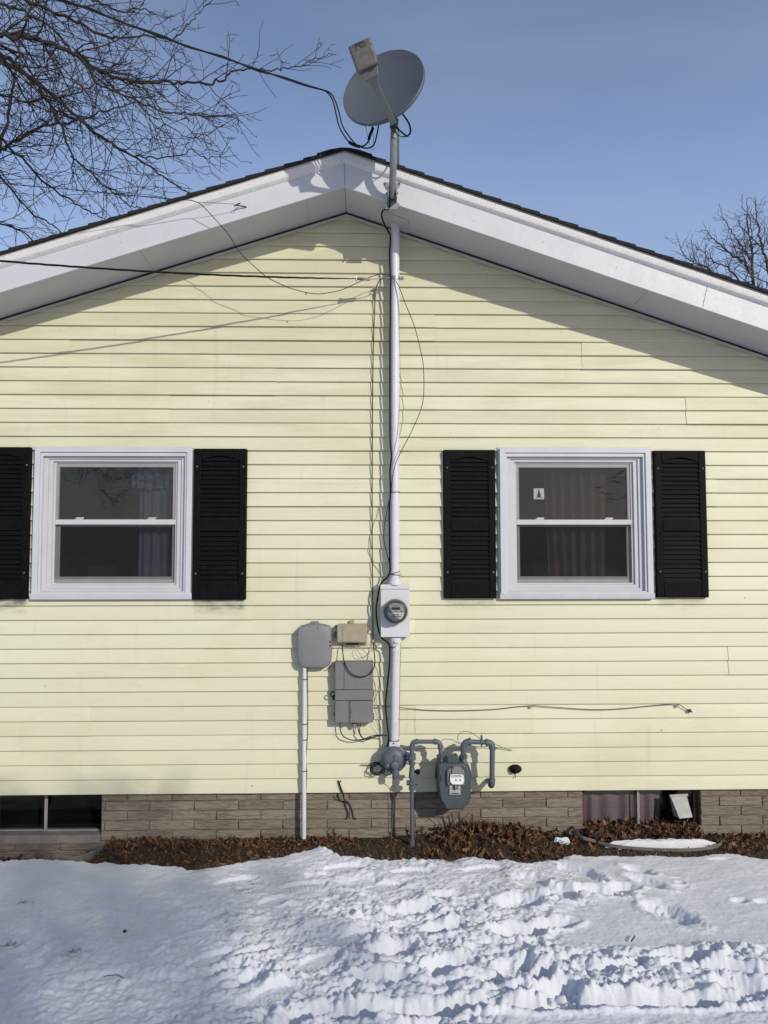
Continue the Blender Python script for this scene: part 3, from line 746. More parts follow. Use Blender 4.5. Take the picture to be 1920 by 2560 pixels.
tufts_px = [(1130, 2160, .07, .05), (1150, 2147, .05, .03), (1264, 2199, .05, .035), (1248, 2218, .045, .03), (1170, 2185, .04, .025), (502, 2183, .05, .03), (580, 2295, .05, .025), (64, 2262, .05, .03), (185, 2388, .045, .04), (23, 2370, .05, .03), (615, 2235, .09, .04), (640, 2216, .05, .02), (1612, 2188, .05, .02), (1418, 2150, .06, .02), (1175, 2228, .03, .015)]
def soiled(x, y):
    v = np.zeros_like(x)
    for px, py, a, b in tufts_px:
        p = G(px, py, -.28); v = np.maximum(v, np.exp(-(((x-p.x)/a)**2+((y-p.y)/b)**2)))
    e = edge_y(x)-y
    return np.clip(v*1.0+.22*np.exp(-(e/.05)**2), 0, 1)
snow = tag(grid_obj('snow_ground', spaced(-2.7, 2.9, .0072, -160, 160), spaced(-2.5, -.14, .0072, -160, 220), snow_h, m_snow, soiled), kind='structure')

# leaf litter (uncountable) along the wall
def leaf(mb, p, size, yaw, tilt, roll, lobed=True):
    n = 10; out = []
    for k in range(n):
        a = 2*math.pi*k/n; r = size*(1.15 if k % 2 == 0 else .42)*random.uniform(.75, 1.15) if lobed else size*(.32+.8*abs(math.cos(a))**1.5)
        out.append(Vector((r*math.cos(a), r*.75*math.sin(a), 0)))
    curl = random.uniform(.4, 2.2)/size
    m = Matrix.Rotation(yaw, 3, 'Z') @ Matrix.Rotation(tilt, 3, 'Y') @ Matrix.Rotation(roll, 3, 'X')
    vs = [m @ Vector((q.x, q.y, curl*(q.y*q.y*.55+q.x*q.x*.25))) + p for q in out]+[Vector(p)]
    mb.add(vs, [(i, (i+1) % n, n) for i in range(n)])
ll = MB()
def soil1(x, y): return float(soil_h(np.array([[x]]), np.array([[y]]))[0, 0])
def scatter(n, px0, px1, y0, y1, s0, s1, lift, tl=1.2, wob=None):
    x0 = W(px0, 2095).x; x1 = W(px1, 2095).x
    xs = rng.uniform(x0, x1, n); ys = rng.uniform(0, 1, n)
    for x, v in zip(xs, ys):
        y = y0+(y1-y0)*v
        ey = float(edge_y(x))
        if y < ey-.02: continue
        z = soil1(x, y)+random.uniform(0, lift)
        leaf(ll, Vector((x, y, z)), random.uniform(s0, s1), random.uniform(0, 6.3), random.uniform(-tl, tl), random.uniform(-tl, tl), random.random() < .6)
scatter(420, 1030, 1460, -.42, .02, .014, .034, .035)
scatter(700, 1030, 2200, -.48, .02, .006, .014, .03, 1.5)
scatter(260, 1100, 1330, -.20, .02, .016, .036, .05)
scatter(720, 1462, 1748, -.20, .10, .018, .042, .05)
scatter(420, 1760, 2250, -.45, .02, .012, .032, .02)
scatter(700, 260, 900, -.14, .02, .011, .024, .022)
scatter(1200, 270, 830, -.5, -.05, .010, .021, .014)
scatter(260, 800, 1030, -.45, .0, .008, .018, .012)
scatter(90, -60, 250, -.25, .02, .016, .034, .05)
scatter(160, -400, 250, -.30, .02, .010, .024, .02)
tag(mesh_obj('leaf_litter', ll, m_leaf, None, (0, 0, ZSOIL), smooth=True), kind='stuff')
dg = MB()
for i in range(15000):
    x = random.uniform(-3.2, 3.6); ey = float(edge_y(x)); y = random.uniform(ey-.03, 0) if i % 3 else random.uniform(ey-.05, ey+.12)
    zz = soil1(x, y)
    if bo[0][0] < x < bo[0][1] and y > -.3: continue
    L = random.uniform(.02, .055); a = random.uniform(0, 6.3); t = random.uniform(.5, 1.5); d = Vector((math.cos(a)*math.sin(t), math.sin(a)*math.sin(t), math.cos(t)))
    s = Vector((-math.sin(a), math.cos(a), 0))*random.uniform(.0012, .0024); p = Vector((x, y, zz-.004)); q = p+d*L*.55; e = q+(d+Vector((0, 0, -.7))).normalized()*L*.5
    dg.add([p-s, p+s, q+s*.8, q-s*.8, e], [(0, 1, 2, 3), (3, 2, 4)])
tag(mesh_obj('dead_grass', dg, m_straw, None, (0, 0, ZSOIL), smooth=False), kind='stuff')

def tuft(px, py, label, n=26, L=.05, spread=.028):
    n = max(n, 28)
    mb = MB(); c = G(px, py, -.285)
    for i in range(n):
        a = random.uniform(0, 6.3); t = random.uniform(.2, 1.45); d = Vector((math.cos(a)*math.sin(t), math.sin(a)*math.sin(t), math.cos(t)*.8)); l = random.uniform(.4, 1)*L
        p = c+Vector((random.gauss(0, spread*.6), random.gauss(0, spread*.45), 0)); s = Vector((-math.sin(a), math.cos(a), 0))*.0016
        q = p+d*l*.6; e = q+(d+Vector((0, 0, -.5))).normalized()*l*.5
        mb.add([p-s, p+s, q+s, q-s, e], [(0, 1, 2, 3), (3, 2, 4)])
    single('grass_tuft', mb, m_straw, label, 'grass tuft', 'grass tufts poking through the snow', smooth=False)
tuft(1128, 2160, 'largest brown tuft of dead grass and dirt in the snow below the gas riser', 90, .07, .05)
tuft(1264, 2199, 'ragged dead grass tuft in the trampled snow, upper of a close pair', 30)
tuft(1248, 2218, 'small dark grass tuft in the trampled snow, lower of a close pair', 26)
tuft(502, 2180, 'dark tuft in a snow hollow at the edge of the brown leaf strip', 22)
tuft(580, 2295, 'sparse tuft in the middle of the shaded smooth snow', 20)
tuft(64, 2262, 'spiky tuft in the shaded snow near the left basement window', 20)
tuft(185, 2388, 'reddish brown tuft in a dent of the shaded snow', 24)
tuft(23, 2370, 'low tuft at the left edge of the snow', 18)
tuft(1612, 2190, 'dark tuft beside the broken snow crust below the right window well', 14, .03, .02)
def stick(name, a, b, r, label, cat, z=-.255):
    p, q = G(*a, z), G(*b, z); mid = (p+q)/2+Vector((.01, .006, .006))
    single(name, MB().cable([p, mid, q], r, 5), m_twig, label, cat)
stick('twig', (260, 2441), (308, 2444), .0018, 'thin bent twig lying on the shaded snow', 'twig')
stick('bark_chip', (1578, 2353), (1586, 2340), .004, 'short dark bark chip standing on the clean snow crust', 'bark chip', -.25)
stick('bark_chip', (1685, 2482), (1698, 2496), .0045, 'dark bark chip lying in the shadowed snow trench', 'bark chip', -.33)
p = G(312, 2328, -.262); single('seed_pod', MB().lathe(p, (0, 0, 1), [(.002, -.008), (.009, -.003), (.009, .003), (.003, .008)], 8), m_print, 'small round black seed pod on the shaded snow', 'seed pod')

# window well edging
def well(name, pts, h, label):
    mb = MB(); path = [p-Vector((0, 0, .012)) for p in smooth_path(pts, 6)]
    for i in range(len(path)-1):
        p, q = path[i], path[i+1]; t = (q-p).normalized(); nrm = Vector((-t.y, t.x, 0))*.004
        mb.add([p-nrm, q-nrm, q+nrm, p+nrm, p-nrm-Vector((0, 0, h)), q-nrm-Vector((0, 0, h)), q+nrm-Vector((0, 0, h)), p+nrm-Vector((0, 0, h))], [(0, 1, 2, 3), (0, 4, 5, 1), (3, 2, 6, 7)])
    mb.tube([p+Vector((0, 0, .003)) for p in path], .0045, 6)
    single(name, mb, m_rim, label, 'edging')
def wp(l): return [G(a, b, z) if z is not None else W(a, b, c) for (a, b, z, c) in l]
well('window_well', [W(1432, 2062, -.03), G(1452, 2086, -.25), G(1490, 2098, -.275), G(1540, 2110, -.285), G(1620, 2117, -.288), G(1710, 2119, -.288), G(1775, 2114, -.285), G(1803, 2102, -.28), W(1800, 2090, 0.02)], .012, 'grey curved edging strip round the right basement window, snow inside')
well('window_well', [W(286, 2094, -.03), G(262, 2108, -.30), G(235, 2124, -.31), G(200, 2137, -.315), G(140, 2146, -.32), G(60, 2150, -.32), G(-40, 2151, -.32), G(-90, 2135, -.31), W(-100, 2110, 0)], .07, 'grey curved edging strip round the black left basement window')
# snow left inside the right well, and a scrap beside it
def snow_patch(px0, px1, py, ry, label, h=.03):
    mb = MB(); a, b = G(px0, py, -.28), G(px1, py, -.28); cx, cy = (a.x+b.x)/2, (a.y+b.y)/2; rx = (b.x-a.x)/2; n = 60; k = 10
    vs = []; fs = []
    for i in range(k+1):
        u = i/k
        for j in range(n):
            t = 2*math.pi*j/n; w_ = 1+.10*math.sin(3*t+1)+.09*math.sin(7*t)+.06*math.sin(13*t+2)+.04*math.sin(23*t)
            x = cx+rx*u*w_*math.cos(t); y = cy+ry*u*w_*math.sin(t)
            vs.append((x, y, -.325+.048+h*(1-u**3)-.06*u**10+.004*math.sin(31*x)*math.sin(27*y)+.003*math.sin(83*x+40*y)))
    for i in range(k):
        for j in range(n): fs.append((i*n+j, i*n+(j+1) % n, (i+1)*n+(j+1) % n, (i+1)*n+j))
    mb.add(vs, fs); single('snow_patch', mb, m_snow, label, 'snow patch')
snow_patch(1520, 1786, 2104, .034, 'long flat snow patch lying inside the right window well', .010)
snow_patch(1386, 1424, 2097, .012, 'small leftover snow scrap on the leaves beside the window well', .008)
mb = MB(); leaf(mb, W(1014, 2080, .12), .055, .4, 1.2, .5); single('fallen_leaf', mb, m_leaf, 'big orange maple leaf leaning against the foot of the gas riser', 'leaf')
mb = MB(); leaf(mb, W(831, 2083, .03), .045, .2, 1.25, -.3); single('fallen_leaf', mb, m_leaf, 'curled orange leaf propped on the bricks below the dangling black wires', 'leaf')
# bare shrub stubs under the gas meter
sh = thing('shrub', G(1138, 2088, -.29), 'cut bare shrub stubs in the leaves under the gas meter', 'shrub')
b = MB()
for i, (a, r) in enumerate([([(1142, 2090), (1136, 2062), (1128, 2035)], .006), ([(1142, 2090), (1150, 2060), (1147, 2032)], .005), ([(1140, 2092), (1150, 2070), (1158, 2045)], .004), ([(1185, 2092), (1183, 2062), (1180, 2036)], .006)]):
    b.cable([W(x, y, .05+.01*i) for x, y in a], r, 6)
part('stem', b, m_twig, sh)
b = MB()
for a in [[(1140, 2075), (1115, 2056), (1098, 2040), (1090, 2034)], [(1098, 2042), (1086, 2046)], [(1150, 2055), (1165, 2040), (1172, 2030)], [(1128, 2060), (1120, 2043)], [(1183, 2060), (1198, 2050), (1205, 2040)]]:
    b.cable([W(x, y, .06) for x, y in a], .0022, 5)
part('twig', b, m_twig, sh)

# ------------------------------------------------------------------ service mast and electric meter
mast = thing('service_mast', W(987.5, 1455, .075), 'white painted conduit mast rising from the electric meter to the soffit', 'conduit')
pt, pj, pb = W(988.5, 540, .075), W(987.6, 1252, .075), W(987.5, 1458, .075)
part('pipe', MB().tube([pt, pj], .0305, 20), m_pvc, mast)
part('pipe', MB().tube([pj+Vector((0, 0, .010)), pb], .0325, 20), m_pvc, mast)
part('hub', MB().lathe(W(987.5, 1462, .075), (0, 0, 1), [(.046, 0), (.046, .022), (.040, .028), (.040, .044), (.033, .050)], 20), m_pvc, mast)
x0, x1 = .118, .300
pl = MB(); P = [(x1, .0)]+[(x1-.03+.03*math.cos(R(a)), -.20-.03*math.sin(R(a))) for a in range(0, 91, 15)]+[(x0+.09-.09*math.sin(R(a)), -.215+.0-.015*math.cos(R(a))) for a in range(0, 91, 15)]+[(x0, .0)]
vs = [(x, y, roofline(x, 4.2125)-d) for d in (.0, .006) for (x, y) in P]; n = len(P)
pl.add(vs, [tuple(range(n, 2*n)), tuple(range(n-1, -1, -1))]+[(i, (i+1) % n, (i+1) % n+n, i+n) for i in range(n)])
part('soffit_plate', pl, m_soffit, mast)
tie = lambda z0, tilt=0: [Vector((c.x+.0345*math.cos(a), c.y+.0345*math.sin(a), c.z+tilt*math.cos(a))) for c in [W(987.5, z0, .075)] for a in [2*math.pi*k/16 for k in range(17)]]
for y, tl in ((1231, .002), (1432, .01), (1437, -.004)): part('cable_tie', MB().tube(tie(y, tl), .0025, 5), m_black, mast)
part('tie_tail', MB().cable([W(999, 1432, .11), W(1003, 1437, .115), W(1006, 1442, .115)], .0016, 5), m_black, mast)
c = W(988.3, 697, .075)
cl = MB().lathe(c-Vector((0, 0, .012)), (0, 0, 1), [(.036, 0), (.036, .024)], 20)
cl.obox(c+Vector((.050, -.012, 0)), (.014, 0, 0), (0, .004, 0), (0, 0, .012)).obox(c+Vector((-.048, -.012, 0)), (.012, 0, 0), (0, .004, 0), (0, 0, .012))
cl.tube([c+Vector((.055, -.034, .002)), c+Vector((.055, .012, .002))], .006, 6).tube([c+Vector((-.052, -.034, -.004)), c+Vector((-.052, .012, -.004))], .006, 6)
part('pipe_clamp', cl, m_silver, mast, bev=.001)

em = thing('electric_meter', W(988, 1593, 0), 'white meter box with a round glass electric meter under the mast', 'electric meter')
a, b = W(951.6, 1593, .10), W(1024, 1461, .10)
box = MB().box((a.x, -.10, a.z), (b.x, -.004, b.z-.034))
part('enclosure', box, m_encl, em, bev=.004)
part('lid', MB().box((a.x-.003, -.106, b.z-.0335), (b.x+.003, -.004, b.z)), m_encl, em, bev=.003)
c = W(988.9, 1528, .13); c.y = -.10
part('meter_ring', MB().lathe(c, (0, -1, 0), [(.084, 0), (.086, .012), (.0855, .056), (.0785, .062), (.076, .050), (.075, .012), (.0, .010)], 40), m_greybox2, em)
part('meter_rim', MB().lathe(c, (0, -1, 0), [(.0640, .058), (.0640, .070), (.0745, .070), (.0745, .058)], 40), m_label, em)
part('meter_face', MB().lathe(c, (0, -1, 0), [(.0625, .011), (.0625, .078), (.060, .080), (.0, .0802)], 40), m_face, em)
z62 = c.y-.0815
lab = MB(); P = [(c.x+.055*math.cos(R(t)), c.z-.006+.055*math.sin(R(t))) for t in range(180, 361, 12)]
lab.prism(P, z62, z62+.0008); part('name_plate', lab, m_whiteplate, em, smooth=False)
part('display', MB().box((c.x-.030, z62-.0002, c.z+.013), (c.x+.031, z62+.001, c.z+.031)), m_lcd, em)
for dx, dz, wd, h in [(-.018, .043, .012, .0016), (0, .041, .008, .006), (.014, .044, .003, .010), (.028, .043, .007, .003), (.040, .001, .013, .006), (-.030, -.017, .018, .002), (0, -.021, .044, .0055), (0, -.032, .072, .0050), (-.004, -.043, .060, .0015), (0, -.051, .042, .0030), (.040, -.017, .008, .006), (-.004, .002, .060, .0012)]:
    part('print', MB().box((c.x+dx-wd/2, z62-.0011, c.z+dz-h/2), (c.x+dx+wd/2, z62-.0004, c.z+dz+h/2)), m_print, em, smooth=False)
part('notch', MB().box((c.x-.008, z62+.02, c.z+.066), (c.x+.009, z62+.03, c.z+.078)), m_print, em)
for xa_, xb_ in ((-.038, -.012), (.018, .030)): part('print', MB().box((c.x+xa_, z62-.0007, c.z+.003), (c.x+xb_, z62, c.z+.009)), m_whiteplate, em, smooth=False)
part('meter_glass', MB().lathe(c, (0, -1, 0), [(.0755, .013), (.0735, .085), (.070, .096), (.060, .102), (0, .104)], 40), m_meterglass, em)

lc = thing('lower_conduit', W(986, 1870, .07), 'worn white conduit running down from the meter box to the gas regulator', 'conduit')
top, bot = W(990, 1594, .07), W(985, 1868, .07)
q0 = W(989, 1612, .07)
part('pipe', MB().tube([top, W(986, 1852, .07)], .0305, 20), m_pvc_worn, lc)
part('hub', MB().lathe(q0, (0, 0, 1), [(.033, -.05), (.035, -.03), (.036, .0), (.044, .02), (.044, .05)], 20), M('peeling_paint', (.66, .67, .70), .6, .1, 20, dirt=((.06, .055, .05), .52)), lc)
part('fitting', MB().prism([(bot.x-.040, bot.z-.05), (bot.x+.042, bot.z-.05), (bot.x+.036, bot.z+.045), (bot.x-.034, bot.z+.045)], -.115, -.03), m_pvc_worn, lc, bev=.006)
part('screw', MB().lathe(W(984, 1859, .1165), (0, -1, 0), [(.006, -.002), (.005, .003)], 8), m_print, lc)
for y in (1617, 1851):
    cc = W(987 if y < 1700 else 985.7, y, .07); part('cable_tie', MB().tube([cc+Vector((.034*math.cos(2*math.pi*k/16), .034*math.sin(2*math.pi*k/16), .004*math.cos(2*math.pi*k/16))) for k in range(17)], .0025, 5), m_black, lc)

# ------------------------------------------------------------------ boxes on the wall
g1 = thing('utility_box', W(786, 1671, 0), 'rounded light grey plastic box with curved grooves and a white conduit below it', 'utility box')
P = [(742.5, 1585), (744, 1572), (752, 1565), (770, 1560), (790, 1559), (812, 1562), (824, 1566), (828, 1573), (829, 1600), (829.5, 1625), (828, 1648), (824, 1662), (815, 1669), (800, 1670.5), (765, 1670), (752, 1666), (745, 1655), (743, 1630)]
pp = [W(x, y, .07) for x, y in P][::-1]
poly = [(p.x, p.z) for p in pp]
cxx, czz = sum(p[0] for p in poly)/len(poly), sum(p[1] for p in poly)/len(poly)
mb = MB(); n = len(poly); lay = [(1.0, -.006), (1.0, -.052), (.985, -.070), (.94, -.081), (.80, -.088), (.5, -.091), (.0, -.092)]
vs = []
for s_, y in lay: vs += [(cxx+(x-cxx)*s_, y, czz+(z-czz)*s_) for x, z in poly]
fs = [(i*n+k, (i+1)*n+k, (i+1)*n+(k+1) % n, i*n+(k+1) % n) for i in range(len(lay)-1) for k in range(n)]
part('cover', MB().add(vs, fs), m_greybox, g1)
gr = MB()
for l in [[(776, 1563), (775, 1582), (768, 1605), (752, 1632)], [(794, 1563), (794, 1578), (787, 1604), (765, 1630)], [(824, 1602), (805, 1613), (790, 1630)], [(826, 1620), (805, 1624), (794, 1632)]]:
    gr.cable([W(x, y, .0880) for x, y in l], .0014, 5)
part('groove', gr, m_greybox2, g1)
for y in (1605, 1614): part('screw', MB().lathe(W(825, y, .082), (0, -1, 0), [(.007, -.012), (.007, .003), (.003, .004)], 10), m_print, g1)
part('hanger_tab', MB().prism(rrect(W(776.5, 1563, .03).x, W(797.5, 1563, .03).x, W(786, 1566, .03).z, W(786, 1553.5, .03).z, .010), -.045, -.004), m_greybox, g1, bev=.003)
cd = thing('thin_conduit', W(759.7, 2095, .05), 'thin white conduit dropping from the rounded grey box to the leaves', 'conduit')
part('pipe', MB().tube([W(761.6, 1668, .045), W(760.5, 1850, .045), W(759.7, 2096, .045)], .0155, 14), m_pvc, cd)
for x, y in ((761.5, 1698), (760.8, 1810), (760.6, 1849), (760.2, 1927)):
    cc = W(x, y, .045); part('cable_tie', MB().tube([cc+Vector((.018*math.cos(2*math.pi*k/12)+.003, .018*math.sin(2*math.pi*k/12), 0)) for k in range(13)], .0026, 5), m_black, cd)
def cable(name, label, pts, r, mat, cat='cable', group=None, n=6, k=6):
    return single(name, MB().cable([W(*p) for p in pts], r, n, k), mat, label, cat, group)
cable('cable', 'thin black cable tied along the right of the thin white conduit', [(767, 1668, .05), (768.5, 1690, .06), (769.5, 1780, .055), (768, 1850, .05), (765, 1900, .04), (766.5, 1935, .045), (764, 2000, .04), (761.5, 2092, .03)], .0032, m_black)
cable('cable', 'short grey cable linking the rounded grey box to the dark grey box', [(822, 1669, .05), (829, 1667, .06), (838, 1660, .05)], .003, m_greywire)

g2 = thing('utility_box', W(880, 1607, 0), 'small beige box between the rounded grey box and the meter', 'utility box')
a, b = W(842, 1607, .06), W(918, 1560, .06)
part('cover', MB().box((a.x, -.066, a.z), (b.x, -.010, b.z)), m_beige, g2, bev=.007)
part('panel', MB().box((W(856, 1600, .07).x, -.0695, a.z+.010), (W(902, 1600, .07).x, -.0662, b.z-.012)), m_beige, g2, bev=.002)
part('back_plate', MB().box((a.x+.008, -.020, a.z-.020), (b.x-.004, -.004, a.z-.0005)), M('pale_beige', (.42, .39, .31), .6, .1), g2, bev=.002)
part('grommet', MB().box((W(866, 1610, .04).x, -.045, a.z-.018), (W(896, 1610, .04).x, -.0205, a.z+.002)), m_dark, g2, bev=.003)
part('lug', MB().box((W(873, 1556, .02).x, -.014, b.z-.004), (W(884.5, 1556, .02).x, -.004, b.z+.023)), m_beige, g2, bev=.002)
lt = MB().box((a.x-.020, -.030, a.z+.03), (a.x-.0005, -.012, a.z+.075)).box((a.x-.012, -.024, b.z-.035), (a.x-.0005, -.010, b.z-.01))
part('latch', lt, m_greybox2, g2, bev=.002)
part('latch', MB().box((b.x+.0005, -.030, a.z+.07), (b.x+.014, -.012, a.z+.09)).box((b.x+.0005, -.034, a.z+.095), (b.x+.010, -.012, b.z-.012)), m_greybox2, g2, bev=.002)

g3 = thing('utility_box', W(885, 1809, 0), 'large dark grey box with split lower doors left of the conduit', 'utility box')
a, b = W(836.5, 1808, .08), W(933, 1654, .08); ax, bx, az, bz = a.x, b.x, a.z, b.z
part('case', MB().box((ax, -.066, az), (bx, -.004, bz)), m_greybox2, g3, bev=.006)
zz1 = W(880, 1724.5, .09).z; zz2 = W(880, 1752, .09).z; xv = W(859.7, 1700, .09).x; xr = W(874.3, 1780, .09).x
part('door', MB().box((xv+.0008, -.084, zz1+.0015), (bx-.003, -.0665, bz-.004)), m_greybox2, g3, bev=.003)
part('door', MB().box((ax+.003, -.0835, zz1+.0015), (xv-.0008, -.0665, bz-.004)), m_greybox2, g3, bev=.003)
part('door', MB().box((ax+.003, -.0832, zz2+.0015), (bx-.003, -.0665, zz1-.0015)), m_greybox2, g3, bev=.003)
part('door', MB().box((ax+.003, -.0848, az+.003), (xr-.0025, -.0665, zz2-.0015)), m_greybox2, g3, bev=.003)
part('door', MB().box((xr+.0025, -.0848, az+.003), (bx-.003, -.0665, zz2-.003)), m_greybox2, g3, bev=.003)
part('ridge', MB().box((xr-.0018, -.092, az-.004), (xr+.0018, -.0665, zz2+.004)), m_greybox2, g3, bev=.001)
part('screw', MB().lathe(W(878, 1780, .0848), (0, -1, 0), [(.004, -.002), (.004, .002)], 8), m_print, g3)
hs = W(836, 1733, .04)
part('padlock', MB().cable([hs+Vector((.004, -.01, .006)), hs+Vector((-.012, -.02, .014)), hs+Vector((-.024, -.025, .004)), hs+Vector((-.024, -.025, -.014)), hs+Vector((-.010, -.02, -.020)), hs+Vector((.002, -.012, -.012))], .0042, 6).box((hs.x-.014, -.05, hs.z-.045), (hs.x-.0005, -.025, hs.z-.018)), m_black, g3)
hg = MB()
for y in (1731, 1790): hz = W(934, y, .04).z; hg.box((bx+.0005, -.05, hz-.022), (bx+.008, -.015, hz+.016))
hg.box((ax-.010, -.05, az+.17), (ax-.0005, -.02, az+.19)).box((ax-.010, -.05, az+.045), (ax-.0005, -.02, az+.065))
part('hinge', hg, m_greybox2, g3, bev=.001)
part('stub', MB().lathe(W(885, 1819, .04), (0, 0, 1), [(.010, 0), (.014, .004), (.014, .016), (.018, .018), (.018, .032)], 10), m_greybox2, g3)

# ------------------------------------------------------------------ cables on the wall
cable('coax_bundle', 'thick black cable bundle running down the left of the white mast and past the meter', [(977, 489, .42), (976, 498, .44), (972, 522, .40), (965, 523.5, .36), (957.8, 527, .32), (954, 538, .26), (959.6, 557.8, .17), (970.4, 577.6, .11), (975.8, 592, .10), (974, 633.7, .10), (975, 670, .10), (976.7, 697, .115), (975.8, 751, .10), (975, 878, .095), (975, 1080, .095), (976.8, 1118, .105), (978.7, 1142.6, .11), (975, 1175, .10), (976, 1213, .105), (976, 1231, .105), (975, 1247, .10), (973, 1279, .09), (974, 1346, .09), (974.4, 1403, .095), (975, 1427, .10), (969, 1442.6, .10), (954, 1456, .10), (946.5, 1479, .10), (943.6, 1497.7, .09), (940.4, 1520, .08), (943.5, 1561, .07), (953, 1592.6, .08), (967.5, 1605, .11), (974, 1617.5, .10), (973.7, 1659, .095), (967.5, 1721.5, .07), (964, 1763, .06), (967.5, 1804.7, .07), (971.6, 1846, .09), (967.5, 1869, .08), (966, 1890, .05)], .0062, m_black)
cable('cable', 'thin black cable looping out to the right of the upper mast', [(984, 697, .115), (995.7, 713, .13), (1013.8, 760, .17), (1035.5, 814.5, .20), (1051.8, 877.8, .21), (1059, 926, .21), (1056.6, 1007, .20), (1030, 1076, .18), (1005.3, 1123.7, .16), (990, 1156, .14), (982.5, 1186, .125), (979, 1213, .115), (977.5, 1232, .11)], .0026, m_black)
cable('cable', 'thin black cable bulging left of the mast just above the meter box', [(977, 1230, .10), (969, 1270, .12), (961.6, 1308, .15), (959.7, 1346, .16), (965.4, 1376, .14), (973, 1406.6, .11), (975, 1428, .10)], .0028, m_black)
cable('cable', 'fine grey wire hugging the white mast below its clamp', [(985, 700, .11), (992, 730, .112), (997, 770, .10), (998.5, 830, .095), (1000, 900, .075), (1001, 960, .07), (998, 1030, .09), (993, 1090, .11), (985, 1130, .112)], .0013, m_tanwire)
cable('cable', 'black cable dropping straight from the upper bracket to a loop over the dark grey box', [(963, 695, .13), (953, 698, .12), (947, 704, .08), (942, 714, .04), (940.3, 724, .02), (937.5, 751, .016), (933, 880, .013), (930.8, 1080, .013), (930.3, 1280, .013), (930.6, 1400, .013), (932, 1503, .014), (932.5, 1599, .016), (933.5, 1613, .03), (935, 1628, .06), (937, 1649, .095), (936.5, 1662, .10), (933, 1674, .105), (926, 1683, .10), (915, 1690, .10), (901, 1692, .10), (888, 1690, .10), (878, 1684, .10), (868, 1672, .10), (860, 1652, .09), (857, 1632, .06), (855.5, 1612, .035)], .0037, m_black)
p0 = W(936.5, 722, 0)
br = thing('cable_bracket', (p0.x, 0, p0.z-.03), 'small pale bracket holding the straight black cable under the soffit', 'bracket')
part('strap', MB().box((p0.x-.016, -.014, p0.z-.008), (p0.x+.024, -.002, p0.z+.008)), m_jtrim, br, bev=.002)
part('sleeve', MB().tube([W(938.6, 728, .018), W(936.8, 752, .016)], [.0095, .005], 8), m_greywire, br)
p0 = W(936, 1601, 0)
br = thing('cable_bracket', (p0.x, 0, p0.z-.02), 'small pale clip pinning the straight black cable beside the meter box', 'bracket')
part('strap', MB().box((p0.x-.014, -.022, p0.z-.009), (p0.x+.016, -.003, p0.z+.009)), m_white, br, bev=.002)
part('screw', MB().lathe((p0.x+.004, -.022, p0.z), (0, -1, 0), [(.004, -.001), (.004, .002)], 8), m_print, br)
cable('cable', 'black cable hanging from the left end of the dark grey box to the conduit foot', [(849.5, 1806, .04), (850.5, 1823, .05), (855, 1836, .05), (863, 1844, .05), (882, 1850.5, .045), (907, 1848, .045), (930, 1840, .045), (948.7, 1838, .05), (968, 1839.5, .08)], .0042, m_black_wall)
cable('cable', 'second black cable sagging from the middle of the dark grey box', [(894.7, 1808, .04), (895, 1820, .05), (897, 1829, .05), (903, 1841, .05), (913, 1848.5, .05), (924, 1846, .05), (940, 1841, .05), (955, 1839, .055)], .0040, m_black_wall)
cable('cable', 'third black cable curling from the middle of the dark grey box', [(902, 1810, .04), (899, 1822, .05), (901, 1836, .055), (909, 1846, .055), (922, 1849, .055)], .0034, m_black_wall)
cable('cable', 'thin brown cable bowing out along the right edge of the dark grey box', [(935, 1660, .08), (939, 1668, .07), (946.7, 1690, .05), (948, 1711, .04), (945, 1726, .03), (940.4, 1740, .03), (934, 1755, .03)], .0022, m_greywire)
cable('cable', 'thin tan wire sagging from the lower corner of the dark grey box', [(935, 1808, .03), (940, 1818, .03), (948, 1829, .03), (955, 1837, .04)], .0013, m_tanwire)
cable('cable', 'thin tan wires dropping between the dark grey box and the conduit', [(938, 1728, .015), (943, 1770, .013), (947, 1800, .013), (953, 1822, .02), (960, 1838, .05)], .0013, m_tanwire)
cable('cable', 'loose tan wire hooked from the beige box to the meter hub', [(858, 1611, .03), (866, 1618, .03), (880, 1619, .03), (900, 1612, .035), (930, 1606, .04), (956, 1602, .06), (975, 1600, .06)], .0016, m_tanwire)
cable('cable', 'loose tan wire loop under the beige box', [(899, 1612, .03), (892, 1622, .03), (889, 1632, .03), (893, 1641, .03), (903, 1644, .03), (915, 1640, .035), (932, 1625, .04), (950, 1610, .05), (962, 1603, .06)], .0016, m_tanwire)
cable('cable', 'tan wire running from the beige box down to the dark grey box edge', [(902, 1612, .03), (906, 1622, .035), (918, 1637, .05), (930, 1650, .08), (936, 1660, .09)], .0016, m_tanwire)
cable('cable', 'short tan wire crossing below the beige box', [(904, 1612, .03), (911, 1617, .03), (925, 1614, .04), (940, 1611, .05), (952, 1606, .06)], .0013, m_tanwire)
cable('ground_wire', 'thin brown ground wire down the right of the lower white conduit', [(1001.5, 1597, .04), (1002, 1625, .03), (1000, 1680, .02), (999, 1750, .02), (998.5, 1800, .02), (997.6, 1842, .03)], .0020, m_tanwire)
cable('cable', 'thin cable pinned along the siding right of the lower conduit', [(934, 1769, .05), (950, 1767, .02), (968, 1767, .03), (998, 1769, .03), (1030, 1772, .009), (1061, 1775, .008), (1105, 1776.5, .008), (1152, 1776.5, .008), (1200, 1775, .008), (1243.5, 1772.5, .008), (1290, 1767, .006), (1326, 1764.5, .005), (1335, 1764, .006), (1365, 1766.5, .008), (1400.5, 1769, .008), (1450, 1772.5, .008), (1491.6, 1774, .008), (1530, 1773, .008), (1567.6, 1770.5, .008), (1620, 1765, .007), (1674, 1760.5, .006), (1695, 1761, .008), (1703, 1764, .01), (1712, 1771, .01), (1722, 1775, .012)], .0030, m_greywire)
